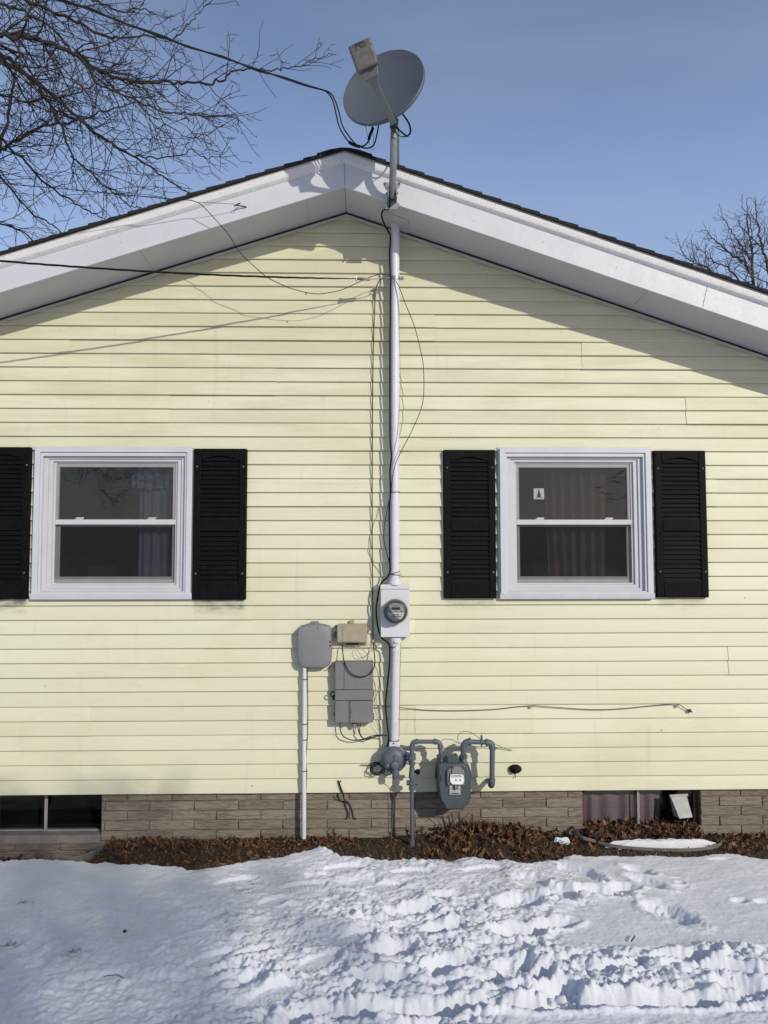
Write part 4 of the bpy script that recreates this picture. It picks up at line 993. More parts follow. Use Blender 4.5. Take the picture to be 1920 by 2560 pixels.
p = W(1724.5, 1777, .012); single('connector', MB().lathe(p+Vector((-.010, 0, .006)), (.8, -.2, -.5), [(.006, 0), (.013, .003), (.013, .016), (.006, .020), (.004, .030)], 10), m_black_wall, 'dark round connector at the loose end of the siding cable', 'connector')
for x, y, lb in ((1326, 1767, 'tiny tan clip halfway along the siding cable'), (1692.5, 1764.5, 'tiny tan clip near the loose end of the siding cable')):
    p = W(x, y, 0); single('cable_clip', MB().box((p.x-.010, -.010, p.z-.009), (p.x+.008, -.0015, p.z+.007)), M('tan_clip', (.33, .26, .18), .6), lb, 'clip', 'cable clips', bev=.001)

def tangle(c, n, rad, mb):
    pts = []
    for i in range(n*9):
        a = i/9*2*math.pi*.93; rr = rad*random.uniform(.55, 1.0)
        pts.append(Vector((c.x+rr*math.cos(a)*1.1, c.y+random.uniform(-.025, .02), c.z+rr*math.sin(a)*.85+.006*math.sin(i))))
    mb.cable(pts, .0030, 5, 3)
cb = MB(); c = W(944, 1922, .05); tangle(c, 7, .052, cb); cb.cable([c+Vector((.03, 0, -.03)), c+Vector((.07, .0, -.045)), c+Vector((.11, 0, -.03))], .003, 5); cb.cable([c+Vector((-.02, -.01, .03)), c+Vector((.03, 0, .06)), c+Vector((.07, .01, .085))], .003, 5)
single('cable_coil', cb, m_black_wall, 'tangled coil of black cable left of the gas regulator', 'cable')
cable('cable', 'black cable lying along the lap of the siding left of the coil', [(902, 1912.5, .004), (915, 1913, .006), (928, 1913.5, .01), (938, 1917, .03)], .003, m_black_wall)
cable('cable', 'frayed black cable hanging from the siding to a bent end low on the bricks', [(845.5, 1951, .004), (849, 1966, .01), (855, 1981, .018), (858, 1992, .02), (862, 2001, .0), (870, 2006, -.02), (877, 2016.5, -.025), (881, 2030, -.026), (884, 2042, -.026), (888.5, 2049, -.026), (890, 2044, -.027)], .0038, m_black_wall)
cable('cable', 'second frayed black cable hanging from the siding over the bricks', [(852.5, 1951, .004), (849.5, 1958, .01), (852, 1968, .015), (858, 1983, .02), (860.5, 1996, .01), (862, 2006, -.02), (865, 2018, -.026), (869.5, 2032, -.026), (869, 2043, -.026), (864.5, 2048, -.027)], .0036, m_black_wall)
cable('cable', 'short black cable stub hooking out under the siding edge', [(841, 1986, .0), (843, 1994, -.01), (851, 2001, -.02), (860, 2004, -.022)], .003, m_black_wall)
cable('ground_wire', 'thin pale wire hanging from the regulator to the leaves', [(982, 1940, .13), (981, 1960, .05), (982.5, 1990, .02), (981, 2040, -.0), (978.5, 2085, .0), (978, 2100, .02)], .0016, m_tanwire)
cable('ground_wire', 'thin dark wire hanging just right of the pale one', [(985, 1943, .13), (984.5, 1965, .05), (985, 1990, .03), (982.5, 2040, .01), (980, 2085, .01)], .0014, m_greywire)

# ------------------------------------------------------------------ gas service
reg = thing('gas_regulator', W(985, 1935, .1), 'round grey gas regulator at the foot of the white conduit', 'gas regulator')
c = W(984.8, 1901, .15); c.y = -.105
part('diaphragm_case', MB().lathe(c, (0, -1, 0), [(.050, -.050), (.078, -.030), (.092, -.012), (.0935, -.008), (.0935, .008), (.090, .010), (.083, .012), (.076, .028), (.060, .040), (.045, .046), (.0, .047)], 40), m_reg, reg)
bl = MB()
for k in range(8):
    a = R(22+45*k); bl.lathe(c+Vector((.0865*math.cos(a), 0, .0865*math.sin(a))), (0, -1, 0), [(.006, -.014), (.006, .0145), (.004, .016)], 6)
part('bolt', bl, m_reg, reg)
c2 = c+Vector((.004, -.046, -.030))
part('spring_cap', MB().lathe(c2, (0, -1, 0), [(.030, -.012), (.026, .004), (.026, .018), (.020, .022), (.0, .023)], 20), m_reg, reg, bev=.001)
part('rib', MB().obox(c+Vector((.004, -.048, .012)), (.006, 0, 0), (0, .004, 0), (0, 0, .024)), m_reg, reg, bev=.002)
part('vent', MB().lathe(c+Vector((.010, -.030, -.095)), (0, -.12, 1), [(.020, -.030), (.022, -.026), (.022, .010), (.018, .040)], 14), m_reg, reg, bev=.001)
part('vent', MB().lathe(c+Vector((-.045, -.04, -.040)), (0, -1, 0), [(.016, -.012), (.014, .006), (.006, .010)], 12), m_reg, reg)
part('outlet', MB().tube([c+Vector((.07, .035, -.005)), c+Vector((.128, .035, -.005))], .021, 14).lathe(c+Vector((.100, .035, -.005)), (1, 0, 0), [(.027, 0), (.030, .004), (.030, .014), (.027, .018)], 6), m_reg, reg)

def elbow(mb, a, corner, b, r, n=14):               # pipe elbow with rolled collars
    a, corner, b = map(Vector, (a, corner, b)); pts = []
    for k in range(9):
        t = k/8; pts.append(a*(1-t)**2+corner*2*t*(1-t)+b*t*t)
    mb.tube(pts, r, n)
    for p, d in ((a, (a-corner).normalized()), (b, (b-corner).normalized())):
        mb.tube([p-d*.008, p+d*.008], r*1.16, n)
O = .155
def V(px, py, o=O): return W(px, py, o)
gp = thing('gas_pipe', V(1030, 2112), 'grey gas riser pipe with valve and bend feeding the gas meter', 'gas pipe')
part('riser', MB().tube([V(1030, 2114), V(1030, 1972)], .0135, 14).tube([V(1030, 2118), V(1030, 2098)], .0195, 14), m_gaspipe, gp)
vz = MB(); vz.tube([V(1030, 1976), V(1030, 1966)], .022, 8).tube([V(1030, 1966), V(1030, 1944)], .017, 12).tube([V(1030, 1946), V(1030, 1918)], [.024, .018], 8)
c = V(1030, 1957); vz.lathe(c+Vector((-.025, 0, 0)), (1, 0, 0), [(.010, -.014), (.018, -.012), (.018, .012), (.022, .018), (.022, .034), (.016, .040), (.016, .060), (.011, .064)], 12)
vz.obox(c+Vector((0, -.024, .0)), (.014, 0, 0), (0, .006, 0), (0, 0, .009))
part('valve', vz, m_gaspipe, gp, bev=.001)
part('plug', MB().lathe(V(1036, 1929), (1, -.2, 0), [(.010, -.01), (.012, .010), (.018, .014), (.018, .034), (.010, .038)], 12), m_black, gp)
un = MB(); c = V(1030, 1893); un.tube([V(1030, 1920), V(1030, 1870)], .016, 12).tube([V(1030, 1884), V(1030, 1900)], .026, 8).tube([V(1030, 1906), V(1030, 1912)], .023, 8)
un.tube([c+Vector((-.055, .085-.0, .01)), c+Vector((-.03, .03, .01)), c+Vector((0, 0, .01))], .017, 12)
for k in range(4): un.lathe(c+Vector((-.030, -.018, .022-.020*k)), (-.3, -1, 0), [(.006, -.01), (.006, .012)], 6)
part('union', un, m_gaspipe, gp)
eb = MB(); elbow(eb, V(1030, 1868), V(1030, 1854.5), V(1042, 1854), .0175); eb.tube([V(1042, 1854), V(1087, 1854)], .0145, 14); elbow(eb, V(1087, 1854), V(1101, 1854), V(1101.5, 1868), .0175); eb.tube([V(1101.5, 1868), V(1102, 1892)], .0145, 14)
part('bend', eb, m_gaspipe, gp)

gm = thing('gas_meter', V(1140, 2026, .1), 'slate grey gas meter with white dials hanging by its pipes in front of the bricks', 'gas meter')
def outl(l, o): q = [W(x, y, o) for x, y in l]; return [(p.x, p.z) for p in q][::-1]
back = [(1091, 1905), (1100, 1899), (1162, 1899), (1168, 1905), (1175, 1925), (1175, 1990), (1168, 2002), (1160, 2024), (1116, 2024), (1108, 2008), (1096, 1995), (1091, 1950)]
front = [(1094, 1912), (1100, 1906), (1160, 1906), (1169, 1914), (1174, 1930), (1174.5, 1990), (1171, 2005), (1162, 2014), (1160, 2025), (1114, 2025), (1109, 2012), (1101, 2002), (1097, 1985), (1094, 1945)]
part('rear_case', MB().prism(outl(back, .14), -.160, -.055, .97), m_gasmeter, gm, bev=.010, seg=3)
part('front_case', MB().prism(outl(front, .22), -.232, -.172, .965), m_gasmeter, gm, bev=.012, seg=3)
part('flange', MB().prism(outl([(1087, 1926), (1091, 1908), (1100, 1902), (1162, 1902), (1171, 1910), (1177, 1926), (1180, 1938), (1177, 1948), (1177, 1992), (1172, 2008), (1163, 2016), (1113, 2016), (1106, 2008), (1094, 1990), (1092, 1952), (1086, 1942)], .166), -.1725, -.1602, 1), m_gasmeter, gm, bev=.003)
part('top_case', MB().box((W(1116, 1890, .17).x, -.215, W(1140, 1905, .17).z), (W(1145, 1890, .17).x, -.11, W(1140, 1888, .17).z)), m_gasmeter, gm, bev=.006)
part('pin', MB().lathe(W(1140, 1890, .16), (0, 0, 1), [(.007, -.004), (.007, .016), (.004, .020)], 8), m_gas, gm)
for x in (1102, 1158.5):
    u = MB(); u.lathe(W(x, 1904, .155), (0, 0, 1), [(.026, -.02), (.028, .0), (.022, .010), (.020, .028)], 16).lathe(W(x, 1893, .155), (0, 0, 1), [(.022, -.010), (.029, -.006), (.029, .014), (.022, .020)], 8)
    part('swivel_nut', u, m_gas, gm)
ic = W(1140.5, 1943, .25); 
part('index_housing', MB().prism(outl([(1117, 1925), (1122, 1920), (1129, 1919), (1132, 1914), (1150, 1914), (1154, 1920), (1160, 1925), (1162, 1945), (1161, 1962), (1118, 1962), (1116.5, 1945)], .235), -.256, -.233, .98), m_greybox2, gm, bev=.004)
part('index_cover', MB().prism(outl([(1130, 1923), (1135, 1917), (1148, 1917), (1152, 1923), (1153, 1934), (1129, 1934)], .26), -.268, -.2565, .96), m_greybox, gm, bev=.003)
dial = [(1126, 1935.5), (1130, 1934), (1138, 1934.5), (1141, 1933.2), (1144, 1934.5), (1154, 1934), (1158, 1937), (1158.5, 1944), (1159.5, 1949), (1158, 1957), (1154, 1959.8), (1131, 1959.5), (1126.5, 1955), (1124.5, 1947)]
part('dial_plate', MB().prism(outl(dial, .26), -.2725, -.2690, 1), m_whiteplate, gm)
dz = MB()
for x, y, r_ in [(1131.5, 1940.5, .0082), (1138.3, 1940.5, .0082), (1144.8, 1940, .0082), (1151.5, 1940, .0082), (1139.5, 1950, .006), (1150.5, 1950.5, .006)]:
    q = W(x, y, .2728); P = [q+Vector((r_*math.cos(t), 0, r_*math.sin(t))) for t in [2*math.pi*k/14 for k in range(15)]]; dz.tube(P, .0011, 4)
    a = random.uniform(0, 6.3); dz.tube([q-Vector((math.cos(a), 0, math.sin(a)))*r_*.4, q+Vector((math.cos(a), 0, math.sin(a)))*r_*.95], .0017, 4)
    for k in range(10):
        t = k*math.pi/5; dz.tube([q+Vector((math.cos(t), 0, math.sin(t)))*r_*1.15, q+Vector((math.cos(t), 0, math.sin(t)))*r_*1.4], .0006, 3)
part('dial', dz, m_print, gm)
rd = MB()
for x, y, w_, h in [(1124.5, 1934.5, 2.5, 4), (1158.5, 1956, 3, 4), (1126.5, 1963, 3, 3), (1146.5, 1963, 3.4, 3)]:
    q = W(x, y, .258); rd.box((q.x-w_*.0013, -.2605, q.z-h*.0013), (q.x+w_*.0013, -.2585, q.z+h*.0013))
part('red_mark', rd, m_red, gm, smooth=False)
a, b = W(1124, 1986, .236), W(1151, 1961.5, .236)
part('label_plate', MB().box((a.x, -.2395, a.z), (b.x, -.2365, b.z)), m_label, gm)
for l_, r_, za, zb in ((.012, .012, .005, .011), (.006, .03, .017, .0185), (.002, .002, .036, .0385)): part('print', MB().box((a.x+l_, -.2405, a.z+za), (b.x-r_, -.2398, a.z+zb)), m_print, gm, smooth=False)
q = W(1139, 1965, .245); part('drain_plug', MB().prism(rrect(q.x-.014, q.x+.014, q.z-.024, q.z+.02, .012), -.256, -.240), m_gasmeter, gm, bev=.004)
part('drain_pin', MB().prism(rrect(q.x-.006, q.x+.006, q.z-.016, q.z+.018, .005), -.262, -.2565), m_greybox, gm, bev=.002)
hd = W(1096, 1938, .2)
part('bracket', MB().obox(W(1104.5, 1944, .235), (.007, 0, 0), (0, .006, 0), (0, 0, .018)), m_gas, gm, bev=.003)
op = thing('gas_pipe', V(1229, 1956), 'grey gas pipe looping from the right of the gas meter down to the wall', 'gas pipe')
eb = MB(); eb.tube([V(1158.5, 1890), V(1158.5, 1868)], .0185, 14); elbow(eb, V(1158.5, 1872), V(1158.5, 1855), V(1174, 1854.5), .0235); eb.tube([V(1174, 1854.5), V(1216, 1855.5)], .0165, 14); elbow(eb, V(1217, 1856), V(1231.5, 1856), V(1231, 1871), .0215)
eb.tube([V(1231, 1870), V(1229.8, 1950)], .0185, 16)
part('pipe', eb, m_gaspipe, op)
e2 = MB(); a = V(1229.8, 1947); e2.tube([a, a+Vector((0, 0, -.018))], .0245, 16); c = a+Vector((0, 0, -.022)); pts = [c+Vector((0, .05*(1-math.cos(t)), -.032*math.sin(t))) for t in [k*math.pi/16 for k in range(9)]]; e2.tube(pts, .0215, 16); e2.tube([pts[-1], Vector((pts[-1].x-.004, .0, pts[-1].z))], .016, 12)
part('elbow', e2, m_gaspipe, op)
c = V(1204, 1855); gc = MB().lathe(c+Vector((-.006, 0, 0)), (1, 0, 0), [(.022, 0), (.022, .012)], 12).obox(c+Vector((0, 0, .03)), (.006, 0, 0), (0, .012, 0), (0, 0, .012)).tube([c+Vector((0, -.012, -.03)), c+Vector((0, -.012, .05))], .004, 6).tube([c+Vector((0, .012, -.03)), c+Vector((0, .012, .045))], .004, 6)
part('ground_clamp', gc, m_gaspipe, op)
cable('ground_wire', 'dark wire looped over the clamp of the right gas pipe', [(1153, 1858, .175), (1146, 1854, .175), (1144, 1847, .17), (1145.6, 1838, .165), (1152, 1831, .165), (1160.8, 1829, .165), (1170, 1829.5, .165), (1178.5, 1831.6, .165), (1190, 1839, .165), (1201, 1847, .16), (1204, 1850, .155)], .0022, m_greywire)
cable('ground_wire', 'bare copper wire end poking out beside the right gas pipe', [(1216, 1853, .12), (1226, 1856, .10), (1238, 1860.5, .06), (1247, 1864, .04), (1256, 1869.5, .02), (1268, 1873, .01), (1281, 1876, .004)], .0026, m_copper)
vc = thing('wall_cap', W(1288.6, 1934, 0), 'black oval cap on the siding right of the gas pipes', 'wall cap')
q = W(1288.6, 1922.8, .01)
mb = MB(); vs = []; lay = [(1, -.002), (1, -.012), (.9, -.022), (.6, -.03), (0, -.033)]; n = 28
for s_, y in lay: vs += [(q.x+.045*s_*math.cos(2*math.pi*k/n), y, q.z+.031*s_*math.sin(2*math.pi*k/n)) for k in range(n)]
part('cap', mb.add(vs, [(i*n+k, (i)*n+(k+1) % n, (i+1)*n+(k+1) % n, (i+1)*n+k) for i in range(len(lay)-1) for k in range(n)]), m_black, vc)
part('knob', MB().lathe(q+Vector((0, -.03, 0)), (0, -1, 0), [(.017, -.01), (.017, .010), (.013, .014), (.0, .015)], 14), m_black, vc)
part('drip_mark', MB().box((q.x-.0025, -.004, q.z-.066), (q.x+.0025, -.0015, q.z-.033)), m_greywire, vc)

# dryer vent hood in the right basement window
dv = thing('vent_hood', W(1700, 2046, .0), 'dirty white dryer vent flap hanging open in the right basement window', 'vent')
A = [W(1677, 1993, -.02), W(1717, 1990, -.02), W(1731.7, 2043, .06), W(1699, 2047, .06)]
mb = MB(); nrm = (A[1]-A[0]).cross(A[3]-A[0]).normalized()
if nrm.y > 0: nrm = -nrm
q = [p-nrm*.006 for p in A]; mb.add(A+q, [(0, 1, 2, 3), (7, 6, 5, 4), (0, 4, 5, 1), (1, 5, 6, 2), (2, 6, 7, 3), (3, 7, 4, 0)])
m_flap = M('dirty_white_plastic', (.42, .41, .39), .6, .15, 25, dirt=((.16, .14, .12), .60))
part('flap', mb, m_flap, dv, bev=.002)
mb = MB(); B = [W(1673, 1990, -.05), W(1677, 1993, -.02), W(1699, 2047, .055), W(1684, 2040, -.05)]; mb.poly(B)
mb.add([p+Vector((.004, 0, 0)) for p in B], [(3, 2, 1, 0)])
part('side_wing', mb, m_flap, dv)
part('hinge', MB().tube([W(1674, 1990, -.03), W(1719, 1987.5, -.03)], .010, 8), m_flap, dv)
part('duct', MB().tube([W(1700, 2018, -.06), W(1700, 2018, -.16)], .055, 18), m_dark, dv)

# ------------------------------------------------------------------ satellite dish
OB = .66
dish = thing('satellite_dish', W(980, 505, OV), 'grey satellite dish on a pole bolted to the white gable board', 'satellite dish')
foot = W(980, 492, OV); top = W(984, 300, OB)
elb = Vector((foot.x+.004, -OB+.0, foot.z+.20))
pole = smooth_path([foot+Vector((0, -.03, -.015)), foot+Vector((.0, -.09, .035)), Vector((foot.x+.002, -OB+.07, foot.z+.13)), Vector((foot.x+.004, -OB+.005, foot.z+.24)), Vector((foot.x+.006, -OB, foot.z+.34)), top], 6)
part('pole', MB().tube(pole, .0235, 18), m_polegalv, dish)
ft = MB()
P = [(-.055, -.09), (.060, -.09), (.052, -.055), (.020, -.020), (.020, .03), (.055, .075), (.062, .10), (-.058, .10), (-.05, .075), (-.020, .03), (-.020, -.02), (-.048, -.055)]
ft.prism([(foot.x+a, foot.z+b) for a, b in P], -OV-.007, -OV-.001)
for sx in (-1, 1): ft.obox(foot+Vector((sx*.029, -.045, -.005)), (.003, 0, 0), (0, .042, 0), (0, 0, .040))
part('foot_bracket', ft, m_polegalv, dish, bev=.002)
bl = MB()
for a, b in ((-.045, -.080), (.050, -.080), (-.045, .090), (.050, .090), (-.036, .0), (.036, .0)): bl.lathe(foot+Vector((a, -.007 if abs(b) > .01 else -.05, b)), (0, -1, 0), [(.006, -.001), (.006, .006)], 6)
bl.lathe(foot+Vector((0, -.056, .006)), (0, -1, 0), [(.010, -.01), (.010, .006)], 6)
part('bolt', bl, m_gas, dish)
part('strut', MB().tube([W(996, 318, .55), W(996, 400, .40), W(996, 452, .33)], .008, 8), m_polegalv, dish)
nd = Vector((-.41, -.884, .223)).normalized()
dc = W(962, 226, .76)
rad = .280; u = nd.orthogonal().normalized()
prof = []
for k in range(13):
    t = k/12; prof.append((rad*t, .055*t*t))
prof2 = [(rad*1.0, .055), (rad*1.012, .052), (rad*1.012, .034), (rad*.985, .030)]+[(rad*t, .055*t*t-.012) for t in (.9, .7, .5, .3, .1, 0.)]
mb = MB(); full = prof+prof2; n = 64; q = nd.cross(u); vs = []
for r_, h in full: vs += [dc+nd*(h-.02)+(u*math.cos(2*math.pi*k/n)+q*math.sin(2*math.pi*k/n))*max(r_, 1e-4) for k in range(n)]
mb.add(vs, [(i*n+k, i*n+(k+1) % n, (i+1)*n+(k+1) % n, (i+1)*n+k) for i in range(len(full)-1) for k in range(n)])
part('reflector', mb, m_dish, dish)
hb = MB().obox(dc-nd*.07+Vector((.02, 0, -.04)), (.035, 0, 0), (0, .03, 0), (0, 0, .08)); hb.tube([dc-nd*.09+Vector((.03, 0, -.12)), top+Vector((0, 0, -.06))], .028, 12)
part('dish_mount', hb, m_gas, dish, bev=.004)
Bp = W(984, 309, .86); Lp = W(938, 210, 1.05); Ld = W(900, 109, 1.12)
ax = (Lp-Bp).normalized(); side = ax.cross(nd).normalized(); upv = side.cross(ax).normalized()
Vd = (CAMP-dc).normalized(); side = ax.cross(Vd).normalized(); upv = side.cross(ax).normalized()
part('arm', MB().obox((Bp+Lp)/2, ax*((Lp-Bp).length/2), side*.0205, upv*.014), m_arm, dish, bev=.004)
Nk = W(922, 173, 1.075)
mb = MB(); secs = [(Lp-ax*.01, .022, .016), (Lp+ax*.02, .026, .018), (Lp+ax*.055, .045, .024), (Nk, .056, .030), (Nk+(Ld-Nk)*.22, .059, .034)]
vs = []
for p, a, b in secs: vs += [p-side*a-upv*b, p+side*a-upv*b, p+side*a+upv*b, p-side*a+upv*b]
mb.add(vs, [(i*4+k, i*4+(k+1) % 4, (i+1)*4+(k+1) % 4, (i+1)*4+k) for i in range(4) for k in range(4)]+[(3, 2, 1, 0), (16, 17, 18, 19)])
part('arm_yoke', mb, m_arm, dish, bev=.004)
a2 = (Ld-Nk).normalized(); s2 = a2.cross(Vd).normalized(); u2 = s2.cross(a2).normalized()
cen = W(910, 141, 1.11)
part('feed_box', MB().obox(cen-u2*.01, a2*.075, s2*.070, u2*.046), m_lnb, dish, bev=.014, seg=3)
part('feed_cap', MB().obox(cen+a2*.052-u2*.01, a2*.0255, s2*.0712, u2*.0475), m_lnb, dish, bev=.013, seg=3)
mk = MB(); f0 = cen+a2*.052+u2*.0385
for i, (da, ds, la, ls) in enumerate([(.008, -.018, .003, .008), (.006, -.004, .008, .003), (.009, .010, .003, .009), (-.006, .002, .004, .003), (-.007, .014, .003, .006), (.0, -.028, .012, .0012), (.0, .030, .012, .0012), (.017, .0, .0012, .028)]):
    mk.obox(f0+a2*da+s2*ds, a2*la, s2*ls, u2*.0016)
part('maker_mark', mk, m_print, dish, smooth=False)
part('slot', MB().obox(Nk+(cen-Nk)*.10+upv*.036+s2*.012, a2*.006, s2*.012, u2*.003), m_print, dish)

def ocable(name, label, pts, r, cat='cable', mat=m_black, group=None): return cable(name, label, pts, r, mat, cat, group)
fo = lambda px: .70+(820-px)/820*1.1
ocable('overhead_cable', 'upper of the twin black cables sagging from the top left sky to the satellite dish', [(-420, -235, 2.6), (-150, -118, 2.1), (60, -40, 1.75), (150, -4, fo(150)), (223, 24, fo(223)), (405, 93, fo(405)), (557, 144, fo(557)), (643, 173, fo(643)), (759.5, 212.7, fo(760)), (800, 223, .72), (818, 231, .70), (832, 252, .70), (839.5, 281.5, .69), (847.5, 315, .68), (861, 340, .66), (877, 358, .64), (904, 366, .62), (917.5, 358, .62), (924, 345, .62), (931, 316, .62)], .0052)
ocable('overhead_cable', 'lower of the twin black cables sagging from the top left sky to the satellite dish', [(-420, -229, 2.6), (-150, -113, 2.1), (60, -34, 1.75), (150, 2, fo(150)), (223, 20, fo(223)), (300, 54, fo(300)), (405, 89, fo(405)), (470, 118, fo(470)), (557, 141, fo(557)), (643, 177, fo(643)), (700, 190, fo(700)), (759.5, 210, fo(760)), (805, 224, .72), (825, 232, .70), (838, 252, .70), (847.5, 281, .69), (856.5, 315, .68), (872, 340, .66), (890, 360.6, .64), (908.5, 369.6, .62), (926.5, 368.5, .62), (938, 354, .62), (947, 311, .62)], .0048)
ocable('support_wire', 'thin grey support wire from the cable bend to the back of the dish', [(825, 234, .70), (842, 242, .68), (866, 249, .66), (900, 262, .62)], .0020, 'wire', m_greybox)
ocable('cable_splice', 'black taped splice on the twin cables below the dish', [(872, 355, .64), (884, 362, .635), (900, 367, .625)], .0105, 'cable splice')
ocable('cable_splice', 'black taped splice hanging straight under the dish rim', [(922, 349, .62), (926, 335, .62), (933, 320, .62)], .0105, 'cable splice')
ocable('support_wire', 'thin grey wire loop hanging under the dish rim', [(914, 316, .62), (918, 335, .62), (926, 368, .62), (931, 375, .62), (935, 370, .62), (933, 340, .62), (932, 316, .62)], .0018, 'wire', m_greybox)
ocable('dish_cable', 'thick black cable looping right of the dish pole', [(1003, 282, .60), (1008, 287, .62), (1021, 306, .64), (1026, 322, .65), (1025, 333, .66), (1018, 340, .67), (1010, 335, .69), (998, 325, .70), (988, 316, .70)], .0064)
ocable('dish_cable', 'thin black cable looping right of the dish pole', [(1018, 340, .67), (1008, 342, .69), (999, 340, .70), (990, 333, .71), (983, 322, .71), (978, 316, .70)], .0036)
ocable('dish_cable', 'black cable leaving the foot of the dish pole', [(979, 470, OV+.06), (978.5, 480, OV+.055), (977.5, 489, .43)], .0075)
# service drop to the mast
pw0, pw1 = W(925, 697, .17), W(0, 652, .85)
far = [pw0+(pw1-pw0)*t+Vector((0, 0, .10*t*(t-1))) for t in (0, .12, .25, .4, .55, .7, .85, 1., 1.3, 1.8, 2.4)]
mb = MB(); pth = smooth_path(far, 10); L = len(pth)
mb.tube(pth, .0022, 6)
for ph in (0, 2.1, 4.2):
    mb.tube([p+Vector((0, .0040*math.cos(ph+i*.55), .0040*math.sin(ph+i*.55)))*min(1, .25+i/18) for i, p in enumerate(pth)], [.0010+.0024*min(1, i/24) for i in range(L)], 6)
single('service_drop', mb, m_black, 'thick black service drop cable coming in from the left edge to the mast clamp', 'cable')
ins = thing('wedge_clamp', W(907, 697, .17), 'small grey wedge clamp gripping the service drop beside the mast', 'clamp')
a, b = W(890.8, 696, .185), W(925, 698.5, .165); d = (b-a).normalized()
part('body', MB().obox((a+b)/2, (b-a)/2, Vector((0, .010, 0)), Vector((0, 0, .0085))), m_greybox, ins, bev=.002)
part('end_cap', MB().obox(a, d*.006, Vector((0, .011, 0)), Vector((0, 0, .0165))), m_silver, ins, bev=.001)
part('bail', MB().cable([b, W(945, 697, .155), W(963, 694.5, .13), W(976, 694, .12)], .0028, 5), m_silver, ins)
# phone drop to the hook on the fascia, then down to the mast
ocable('phone_drop', 'thin black drop wire swooping from the left roof edge down to the mast', [(-500, 405, 1.4), (-250, 432, 1.15), (0, 458, .90), (202.5, 476, .74), (385, 494, .60), (455.7, 499, .55), (480, 501.5, .53), (491, 505, .52), (499, 508.5, .51), (512, 520, .50), (537, 547, .47), (572, 587, .43), (597.5, 628, .39), (638, 668, .34), (669, 694, .31), (710, 714, .27), (730, 722, .26), (765, 731, .24), (788, 734.5, .23), (810, 733.6, .22), (849.7, 726, .20), (880, 713, .19), (903.5, 702, .18), (921.6, 694, .17), (943, 687, .15), (958, 685.5, .13), (972, 687, .115), (976, 697, .11)], .0027)
p = W(765, 733, .24); single('wire_tag', MB().box((p.x-.0035, p.y-.004, p.z-.012), (p.x+.0035, p.y+.003, p.z+.002)), m_black, 'tiny black clip dangling from the lowest part of the phone wire', 'clip')
hk = thing('wire_hook', W(606, 513, OV), 'thin wire hook and clamp holding the phone wire to the white fascia', 'hook')
part('bail', MB().cable([W(491, 505, .52), W(530, 507, .50), W(570, 509.5, .47), (W(583, 509.5, .46)), W(588, 513.5, .455), W(594, 514, .455), W(597, 510, .45)], .0018, 5), m_greywire, hk)
part('hook', MB().cable([W(585, 515, .44), W(592, 511.5, .44), W(601, 507.5, .43)], .0042, 6).cable([W(590, 513, .44), W(602, 515, .42), W(616, 517.5, .405)], .0042, 6), m_black, hk)

# ------------------------------------------------------------------ trees
class Tree:
    def __init__(s): s.mb = MB(); s.tw = MB(); s.n = 0
    def branch(s, pts, r0, r1, mb, n): 
        m = len(pts); mb.tube(pts, [r0+(r1-r0)*i/(m-1) for i in range(m)], n, cap=False)
    def twig(s, p, d, L, r, depth, bias, zig, kids, dens):
        if s.n > 9000: return
        s.n += 1
        nseg = max(3, int(L/.11)); st = L/nseg; pts = [p]; dd = d.normalized(); child = []
        side = 1 if random.random() < .5 else -1
        for i in range(nseg):
            dd = (dd+Vector((random.gauss(0, zig), random.gauss(0, zig), random.gauss(0, zig)))+bias*(.05)).normalized()
            q = pts[-1]+dd*st; pts.append(q)
            if i < nseg-1 or depth > 1: child.append((q, dd.copy(), (i+1)/nseg))
        s.branch(pts, r, max(.0027, r*.4), s.tw if depth < 3 else s.mb, 3 if depth < 2 else 5)
        if depth <= 0: return
        for q, cd, t in child:
            if random.random() > dens: continue
            o = cd.orthogonal(); o.rotate(__import__('mathutils').Quaternion(cd, random.uniform(0, 6.28)))
            ang = random.uniform(.45, 1.05); nd_ = cd*math.cos(ang)+o*math.sin(ang)
            s.twig(q, nd_, L*random.uniform(.28, .62)*(1.1-.5*t), max(.0033, r*random.uniform(.42, .62)), depth-1, bias, zig*1.05, kids, dens)
def limb_pts(l, Y): return smooth_path([W(x, y, -(Y+dy)) for x, y, dy in l], 5)
def build_tree(limbs, name, label, mat, trunk, dens, twlen, zig, bias, rs=1.0, maxd=2):
    t = Tree(); root = thing(name, trunk[0], label, 'tree', None)
    part('trunk', MB().tube(smooth_path(trunk, 5), [.20*rs-(.12*rs)*i/max(1, (len(trunk)-1)*5) for i in range((len(trunk)-1)*5+1)], 12), mat, root)
    for l, r0, r1, Y in limbs:
        r0 *= .70
        pts = limb_pts(l, Y)
        # a little zigzag so no limb runs like a pipe
        pts = [p+Vector((random.gauss(0, 1), random.gauss(0, 1), random.gauss(0, 1)))*(.012 if 0 < i < len(pts)-1 else 0) for i, p in enumerate(pts)]
        m = len(pts); t.branch(pts, r0, r1, t.mb, 6)
        for i in range(1, m):
            tt = i/(m-1)
            if random.random() > .95-.68*tt: continue
            d = (pts[i]-pts[i-1]).normalized(); r = r0+(r1-r0)*tt
            for k in range(2 if random.random() < dens*.75 else 1):
                o = d.orthogonal(); o.rotate(__import__('mathutils').Quaternion(d, random.uniform(0, 6.28)))
                ang = random.uniform(.4, 1.1); nd_ = d*math.cos(ang)+o*math.sin(ang)
                t.twig(pts[i], nd_, twlen*random.uniform(.45, 1.15)*(1.05-.70*tt), max(.0038, r*.42), maxd, bias, zig, 0, dens)
    part('limbs', t.mb, mat, root); part('twigs', t.tw, mat, root, smooth=False)
    print('tree', name, t.n, len(t.tw.f))
    return root
S = 1/1.975
